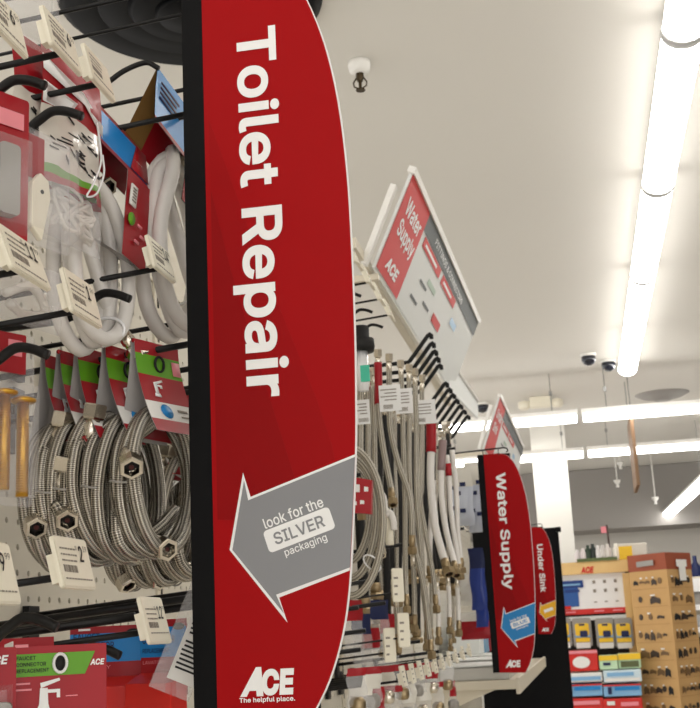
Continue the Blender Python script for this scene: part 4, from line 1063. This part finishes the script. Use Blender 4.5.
# ------------------------------------------------------------ low shelf past the hoses
pc = P(516, 679, Y=3.5); XF = pc.x; ZS = pc.z
t = thing('wall_shelf', 'cream steel shelf jutting out below the Water Supply banner', 'shelf', (PEG, 3.5, ZS-.03))
MB().use(M_frame).box(((PEG+XF)/2, 4.65, ZS-.014), (XF-PEG, 2.3, .026)).build('shelf_board', t, bevel=.003)
MB().use(M_frame).box((XF+.004, 4.65, ZS-.018), (.012, 2.3, .045)).build('price_rail', t, bevel=.002)
for y in (3.52, 4.7, 5.78): MB().use(M_frame).prism([V((PEG,y,ZS-.027)), V((XF-.06,y,ZS-.027)), V((PEG,y,ZS-.14))], V((0,.004,0))).build('bracket', t)
for i, (y, h, lab) in enumerate(((3.52,.030,'clear plastic organiser tray, nearest one on the shelf'),(3.98,.036,'clear plastic organiser tray in the middle of the shelf'),(4.44,.04,'clear plastic organiser tray further along the shelf'))):
    t = thing('organiser_tray', lab, 'tray', (PEG+.1, y, ZS), 0, 'clear trays on the shelf'); wx = XF-PEG-.03
    mb = MB().use(mat('frosted_tray', (196,194,188), .3, coat=.4)); mb.box((PEG+.01+wx/2, y+.22, ZS+.003), (wx, .43, .005))
    for sx in (PEG+.012, PEG+.008+wx): mb.box((sx, y+.22, ZS+h/2+.004), (.004, .43, h))
    for yy in (y+.006, y+.434): mb.box((PEG+.01+wx/2, yy, ZS+h/2+.004), (wx, .004, h))
    mb.build('tray_body', t)
    mb = MB().use(M_signw).box((PEG+.01+wx/2, y+.22, ZS+h+.008), (wx*.96, .42, .004)); mb.build('lid', t, bevel=.001)
for i, (x, y, m) in enumerate(((-.215,3.75,M_pink),(-.21,4.0,M_ivory),(-.205,4.2,M_signr),(-.21,4.4,M_wcard))):
    p = V((XF-.02, y, ZS+.045)); tag(MB().use(m).rbox(p+EZ*.03, (.045,.02,.05), .15, RD(30)).build('small_packet', bevel=.002), ['pink topped small packet standing at the shelf edge by the banner foot','cream small packet at the shelf edge behind the pink one','red small packet at the shelf edge under the far banner','white small packet at the far part of the shelf edge'][i], 'packet', 'small packets at the shelf edge')
for i in range(4):
    p = V((PEG+.10, 4.75+.26*i, ZS+.05)); tag(MB().use((M_signw, M_lblue, M_card, M_print)[i]).box(p+EZ*.06, (.12,.18,.12)).build('product_box', bevel=.002), ['white box at the back of the shelf, nearest one','light blue box at the back of the shelf','red box at the back of the shelf','far grey white box at the back of the shelf'][i], 'box', 'boxes at the back of the shelf')

# ------------------------------------------------------------ endcap display at the back
YD = 9.4
def D(px, py, y=YD): return P(px, py, Y=y)
def quad(mb, x0, y0, x1, y1, y=YD, th=.02):
    a = D(x0, y1, y); b = D(x1, y0, y); k = abs(b.z-a.z); mb.box(((a.x+b.x)/2, y+th/2, (a.z+b.z)/2), (abs(b.x-a.x), th, k)); return (a.x+b.x)/2, (a.z+b.z)/2, abs(b.x-a.x), k
xl = D(549, 600).x; xr = D(633, 600).x; zt = D(600, 561).z
t = thing('endcap_display', 'pale wood framed endcap display with a poster of blue bins, beyond the black panel', 'display', ((xl+xr)/2, YD, 0))
w = xr-xl; xm = (xl+xr)/2
MB().use(M_wood).box((xm, YD+.02, zt-.045), (w, .06, .09)).build('header_board', t)
for s_ in (xl+.03, xr-.03): MB().use(M_wood).box((s_, YD+.03, zt/2-.05), (.06, .06, zt-.1)).build('side_post', t)
MB().use(M_dark).box((xm, YD+.24, zt/2), (w, .02, zt-.04)).build('back_panel', t)
mb = MB().use(M_cardb).text('ACE', (D(587,567).x, YD-.012, D(587,570).z), EX, EZ, w=.10, h=.05, bold=.05, shear=.25, center=True); mb.build('logo', t)
# poster
px0, px1, pz0, pz1 = D(556,600).x, D(628,600).x, D(590,614).z, D(590,573).z
pw, ph_ = px1-px0, pz1-pz0
def PQ(mb, u0, v0, u1, v1, d=.0): mb.box((px0+pw*(u0+u1)/2, YD+.05-d, pz0+ph_*(v0+v1)/2), (pw*(u1-u0), .004, ph_*(v1-v0)))
mb = MB().use(M_white); PQ(mb, 0,0,1,1); poster = mb.build('poster', t)
mb = MB().use(mat('bin_blue', (40,88,160), .5)); PQ(mb, .04,.20,.32,.72,.006); mb.use(mat('lid_blue', (26,60,130), .5)); PQ(mb, .0,.66,.40,.84,.01); PQ(mb, .14,.55,.34,.62,.012)
mb.use(M_lblue); PQ(mb, .02,.72,.36,.76,.014); mb.use(M_cardb); PQ(mb, 0,0,1,.13,.006); PQ(mb, .06,.14,.2,.22,.012)
mb.use(M_gink)
for u in (.55,.70,.85):
    for v in (.80,.58,.28): PQ(mb, u-.018, v-.05*(v > .3)-.01, u+.022, v+.02, .008)
mb.use(M_pink)
for u in (.12,.52,.78): PQ(mb, u, .05, u+.14, .08, .012)
mb.build('print', poster)
MB().use(M_signw).box((xm, YD+.03, pz0-.03), (w-.12, .03, .03)).build('hook_bar', t)
for i, (x, lab) in enumerate(((561,'yellow and blue hanging pack, half hidden behind the black end panel'),(581,'yellow and blue hanging pack under the poster, left of the pair'),(604,'yellow and blue hanging pack, left of the touching pair'),(622,'yellow and blue hanging pack, right of the touching pair'))):
    a = D(x, 618); c = V((a.x, YD-.02, a.z)); q = thing('hanging_pack', lab, 'hanging pack', c, 0, 'yellow and blue packs under the poster')
    ww, hh = .139, .21
    mb = MB().use(M_gpl); mb.rbox(c+V((0,0,-hh/2)), (ww, .02, hh), .25); mb.build('blister', q)
    mb = MB().use(M_yel); mb.rbox(c+V((0,-.014,-.085)), (ww*.74, .008, .09), .3); mb.use(M_navy); mb.rbox(c+V((.01,-.022,-.115)), (ww*.4, .008, .045), .4); mb.box(c+V((0,-.014,-.05)), (ww*.3,.012,.014))
    mb.use(M_lblue); mb.box(c+V((0,-.013,-.115)), (ww*.78,.008,.05)); mb.use(M_yel); mb.box(c+V((0,-.013,-.16)), (ww*.74,.008,.03)); mb.use(M_wcard); mb.box(c+V((0,-.013,-.20)), (ww*.74,.008,.04)); mb.build('label', q)
zsh = D(600, 676).z
MB().use(M_frame).box((xm, YD+.12, D(600,650).z-.25), (w-.12, .2, .02)).build('shelf', t)
def carton(x0, y0, x1, y1, y, dep, m, lab, grp, bands=(), cat='carton'):
    a = D(x0, y1, y); b = D(x1, y0, y); t = thing('carton', lab, cat, ((a.x+b.x)/2, y, a.z), 0, grp)
    cx_, cz_, ww, hh = (a.x+b.x)/2, (a.z+b.z)/2, b.x-a.x, b.z-a.z
    MB().use(m).box((cx_, y+dep/2, cz_), (ww, dep, hh)).build('box', t, bevel=.008)
    if bands:
        mb = MB()
        for (bm_, u0, v0, u1, v1, kind) in bands:
            mb.use(bm_); c = (a.x+ww*(u0+u1)/2, y-.004, a.z+hh*(v0+v1)/2)
            if kind == 'o': mb.prism([V((c[0]+ww*(u1-u0)/2*cos(q), y-.004, c[2]+hh*(v1-v0)/2*sin(q))) for q in [2*pi*j/16 for j in range(16)]], V((0,-.004,0)))
            else: mb.box(c, (ww*(u1-u0), .006, hh*(v1-v0)))
        mb.build('print', t)
y = YD-.42
carton(567,650,597,672,y,.25,M_cardb,'red carton with a white oval, on top of the blue stacks',None,((M_wcard,.2,.15,.75,.72,'o'),(M_gpl,.35,.45,.6,.55,'b'),(M_pink,0,.86,1,1,'b')))
carton(600,655,617,670,y,.2,M_lgreen,'yellow lidded green packet right of the red carton',None,((M_yel,0,.65,1,1,'b'),(M_navy,.2,.3,.6,.5,'b')))
carton(619,653,640,669,y+.02,.2,M_lgreen,'yellow lidded dark packet at the right end of the shelf',None,((M_yel,0,.6,1,1,'b'),(mat('dark_olive', (90,96,60), .5),.1,.1,.9,.5,'b')))
carton(568,672,602,683,y,.3,M_wcard,'white wrapped bulk pack under the red carton',None,((M_lblue,.05,.2,.95,.6,'b'),))
carton(568,683.5,602,697,y,.3,M_lblue,'blue wrapped bulk pack in the left stack',None,((M_cardb,0,.88,1,1,'b'),(M_navy,.02,.2,.14,.8,'b'),(M_ablue,.2,.5,.95,.8,'b')))
carton(604,669,641,683,y,.3,mat('pale_blue_wrap', (206,224,232), .4),'pale blue wrapped bulk pack, top of the right stack',None,((M_wcard,.05,.1,.95,.35,'b'),(M_lblue,.1,.5,.8,.8,'b')))
carton(604,683.5,641,697,y,.3,M_lblue,'blue wrapped bulk pack in the right stack',None,((M_cardb,0,.88,1,1,'b'),(M_navy,.12,.2,.22,.8,'b'),(M_ablue,.3,.5,.95,.8,'b')))
carton(568,697.5,603,712,y,.3,M_cardb,'red wrapped bulk pack at the bottom of the left stack',None,((M_pink,.1,.5,.9,.8,'b'),))
carton(604,697.5,642,712,y,.3,M_cardb,'red wrapped bulk pack at the bottom of the right stack',None,((M_wcard,.1,.5,.3,.8,'b'),(M_pink,.45,.4,.9,.7,'b')))
zb_ = D(600, 712, y).z
t = thing('pallet_table', 'low cream display table under the bulk packs', 'display table', (xm, y, 0)); MB().use(M_frame).box((xm-.0, y+.17, zb_-.02), (.50,.34,.035)).build('tabletop', t)
for sx in (-.24, .20): MB().use(M_frame).box((xm+.02+sx, y+.17, zb_/2-.02), (.04,.36,zb_-.04)).build('leg', t)
# things on top of the display
for i, (x, h, c) in enumerate(((578,12,(214,206,206)),(584,13,(225,215,215)),(589,16,(40,60,44)),(594,17,(34,44,40)),(599,15,(232,228,226)),(604,15,(206,200,196)),(609,16,(222,214,208)),(617,16,(238,232,220)))):
    a = D(x, 561, YD+.0); hh = h/1200*YD
    tag(MB().use(mat('bottle_tone_%d' % i, c, .4), True).lathe([(.022,0),(.024,.01),(.024,hh*.7),(.012,hh*.82),(.012,hh)], (a.x, YD+.02, zt), 12).build('bottle'),
        ['grey bottle at the left end of the display top','pale bottle second on the display top','dark green bottle, left of the two dark ones','dark green bottle, right of the two dark ones','white bottle next to the dark ones','light grey bottle in the middle of the display top','cream bottle left of the thin pole','tall cream bottle standing alone on the right of the display top'][i], 'bottle', 'bottles standing on the display top')
tag(MB().use(mat('olive_tray', (90,104,60), .6)).box((D(597,560).x, YD-.015, zt+.012), (.30,.03,.024)).build('plant_tray'), 'green strip tray in front of the bottles on the display', 'tray')
a = D(611, 560); t = thing('flag_pole', 'thin dark pole with a small pale flag on the display top', 'pole', (a.x, YD+.03, zt))
MB().use(mat('dark_pole', (70,50,44), .6), True).tube([(a.x, YD+.05, zt), (a.x-.005, YD+.05, zt+.27)], .008, 8).build('pole', t); MB().use(M_pink).box((a.x-.03, YD+.05, zt+.235), (.045,.006,.05)).build('flag', t)
a = D(626, 556); tag(MB().use(M_yel).box((a.x, YD+.03, zt+.05), (.10,.05,.10)).build('product_box', bevel=.004), 'yellow box on the right end of the display top', 'box')
a = D(634, 552); tag(MB().use(M_print).box((a.x-.01, YD+.22, zt+.066), (.24,.06,.13)).build('long_packet', bevel=.01), 'long pale packet lying across behind the yellow box', 'packet')

# kraft spinner
K0, K1, K2 = P(634, 620, Y=9.18), P(672, 620, Y=8.95), P(697, 620, Y=9.25)
zk = P(668, 552, Y=8.95).z; zk2 = P(668, 569, Y=8.95).z
t = thing('cardboard_display', 'tall kraft cardboard display with rust header and rows of printed tools', 'display', (K1.x, 9.1, 0))
K3 = K0+K2-K1
base = [V((p.x, p.y, 0)) for p in (K0, K1, K2, K3)]
MB().use(M_kraft).prism(base, V((0,0,zk2))).build('body', t)
MB().use(M_kraftr).prism([V((p.x, p.y, zk2+.001)) for p in [K1+(q-K1)*1.02 for q in (K0, K1, K2, K3)]], V((0,0,zk-zk2))).build('header', t)
def face(A, Bp, name, seed, first):
    A, Bp = V((A.x, A.y, 0)), V((Bp.x, Bp.y, 0)); ux = (Bp-A).normalized(); W = (Bp-A).length; nn = ux.cross(EZ)
    c0 = lambda u, z, d=.003: A+ux*(u*W)+EZ*z+nn*d
    mb = MB(); rnd = random.Random(seed); dz = .125
    for r in range(11):
        z = zk2-.075-r*dz
        mb.use(mat('kraft_line', (170,128,78), .7)).prism([c0(.05,z-.055), c0(.95,z-.055), c0(.95,z-.052), c0(.05,z-.052)], nn*.001)
        n = rnd.choice((3,4,5)) if r != 1 or not first else 2
        for k in range(n):
            u0 = .1+.8*k/n; ww = .8/n*rnd.uniform(.65,.95); hh = rnd.uniform(.012,.045)
            mb.use((mat('tool_dark', (58,44,34), .5), mat('tool_brown', (112,84,52), .5), M_ink)[rnd.randrange(3)])
            if rnd.random() < .3: mb.prism([c0(u0+ww/2+.05*cos(q), z+.022*sin(q)) for q in [2*pi*j/12 for j in range(12)]], nn*.004)
            else: mb.prism([c0(u0,z-hh), c0(u0+ww*.5,z-hh*.7), c0(u0+ww,z-hh), c0(u0+ww,z), c0(u0+ww*.3,z+hh*.5), c0(u0,z)], nn*.004)
            if rnd.random() < .5: mb.use(M_wcard).prism([c0(u0+.02,z+.02), c0(u0+ww*.5,z+.02), c0(u0+ww*.5,z+.03), c0(u0+.02,z+.03)], nn*.004)
    mb.build(name, t)
    return c0, nn
c0, nn = face(K0, K1, 'tool_print', 5, True)
mb = MB().use(M_gpl).prism([c0(.25,zk-.088,.012), c0(.7,zk-.084,.012), c0(.7,zk-.046,.012), c0(.25,zk-.05,.012)], nn*.003); mb.build('header_slot', t)
c0, nn = face(K1, K2, 'tool_print', 6, False)
mb = MB().use(M_wcard).prism([c0(.35,zk-.10,.012), c0(.75,zk-.10,.012), c0(.75,zk-.05,.012), c0(.35,zk-.05,.012)], nn*.003); mb.prism([c0(.42,zk-.20,.014), c0(.66,zk-.20,.014), c0(.66,zk-.10,.014), c0(.42,zk-.10,.014)], nn*.006); mb.build('header_card', t)
# shelving at the far right
YS = 11.6; xs = P(689, 600, Y=YS).x
t = thing('store_shelving', 'white shelving of dark goods at the right edge past the kraft display', 'shelving', (xs+.5, YS, 0))
zt2 = P(695, 574, Y=YS).z
MB().use(M_frame).box((xs+.6, YS+.42, zt2/2), (1.2,.02,zt2)).build('back_panel', t)
for k in range(8): MB().use(M_white).box((xs+.6, YS+.2, zt2-.10-k*.2), (1.2,.42,.05 if k else .12)).build('shelf', t)
for k in range(8):
    for j in range(7):
        p = V((xs+.1+j*.16, YS+.1, zt2-.275-k*.2)); 
        if p.z < .1: continue
        tag(MB().use((M_gpl, M_navy, M_dark, M_tin)[(k*3+j) % 4]).box(p+EZ*.055, (.12,.14,.11)).build('product_box', bevel=.006), 'small dark product box on the white shelving at the right edge', 'box', 'dark boxes on the right shelving')
p = P(696, 572, Y=YS+.1); tag(MB().use(M_navy, True).lathe([(.05,0),(.055,.02),(.05,.09),(.02,.13),(.018,.19)], (p.x, YS+.1, zt2-.02), 14).build('spray_bottle'), 'navy bottle on top of the white shelving at the right edge', 'bottle')
# board extension that the highest hooks are bedded in, and the hook that carries the big coil
t = thing('board_extension', 'cream strip raising the pegboard top behind the big banner', 'shelf panel', (PEG-.01, 1.80, PTOP+.005), 0)
MB().use(M_frame).box((PEG-.008, 1.80, PTOP+.052), (.014, .62, .10)).build('strip', t)
for y in (1.56, 2.04): MB().use(M_frame).box((PEG-.022, y, PTOP+.02), (.012, .03, .16)).build('strut', t)
plain_hook(352, 476, 1.71, -.30, 'black hook carrying the big braided coil beside the banner', r=.003)
# END PART 1
bg = bpy.data.worlds.new('w'); SC.world = bg; bg.use_nodes = True
bg.node_tree.nodes['Background'].inputs[0].default_value = (1, .975, .94, 1); bg.node_tree.nodes['Background'].inputs[1].default_value = .8
SC.view_settings.view_transform = 'Standard'; SC.view_settings.look = 'None'; SC.view_settings.gamma = 1; SC.view_settings.exposure = 1.18
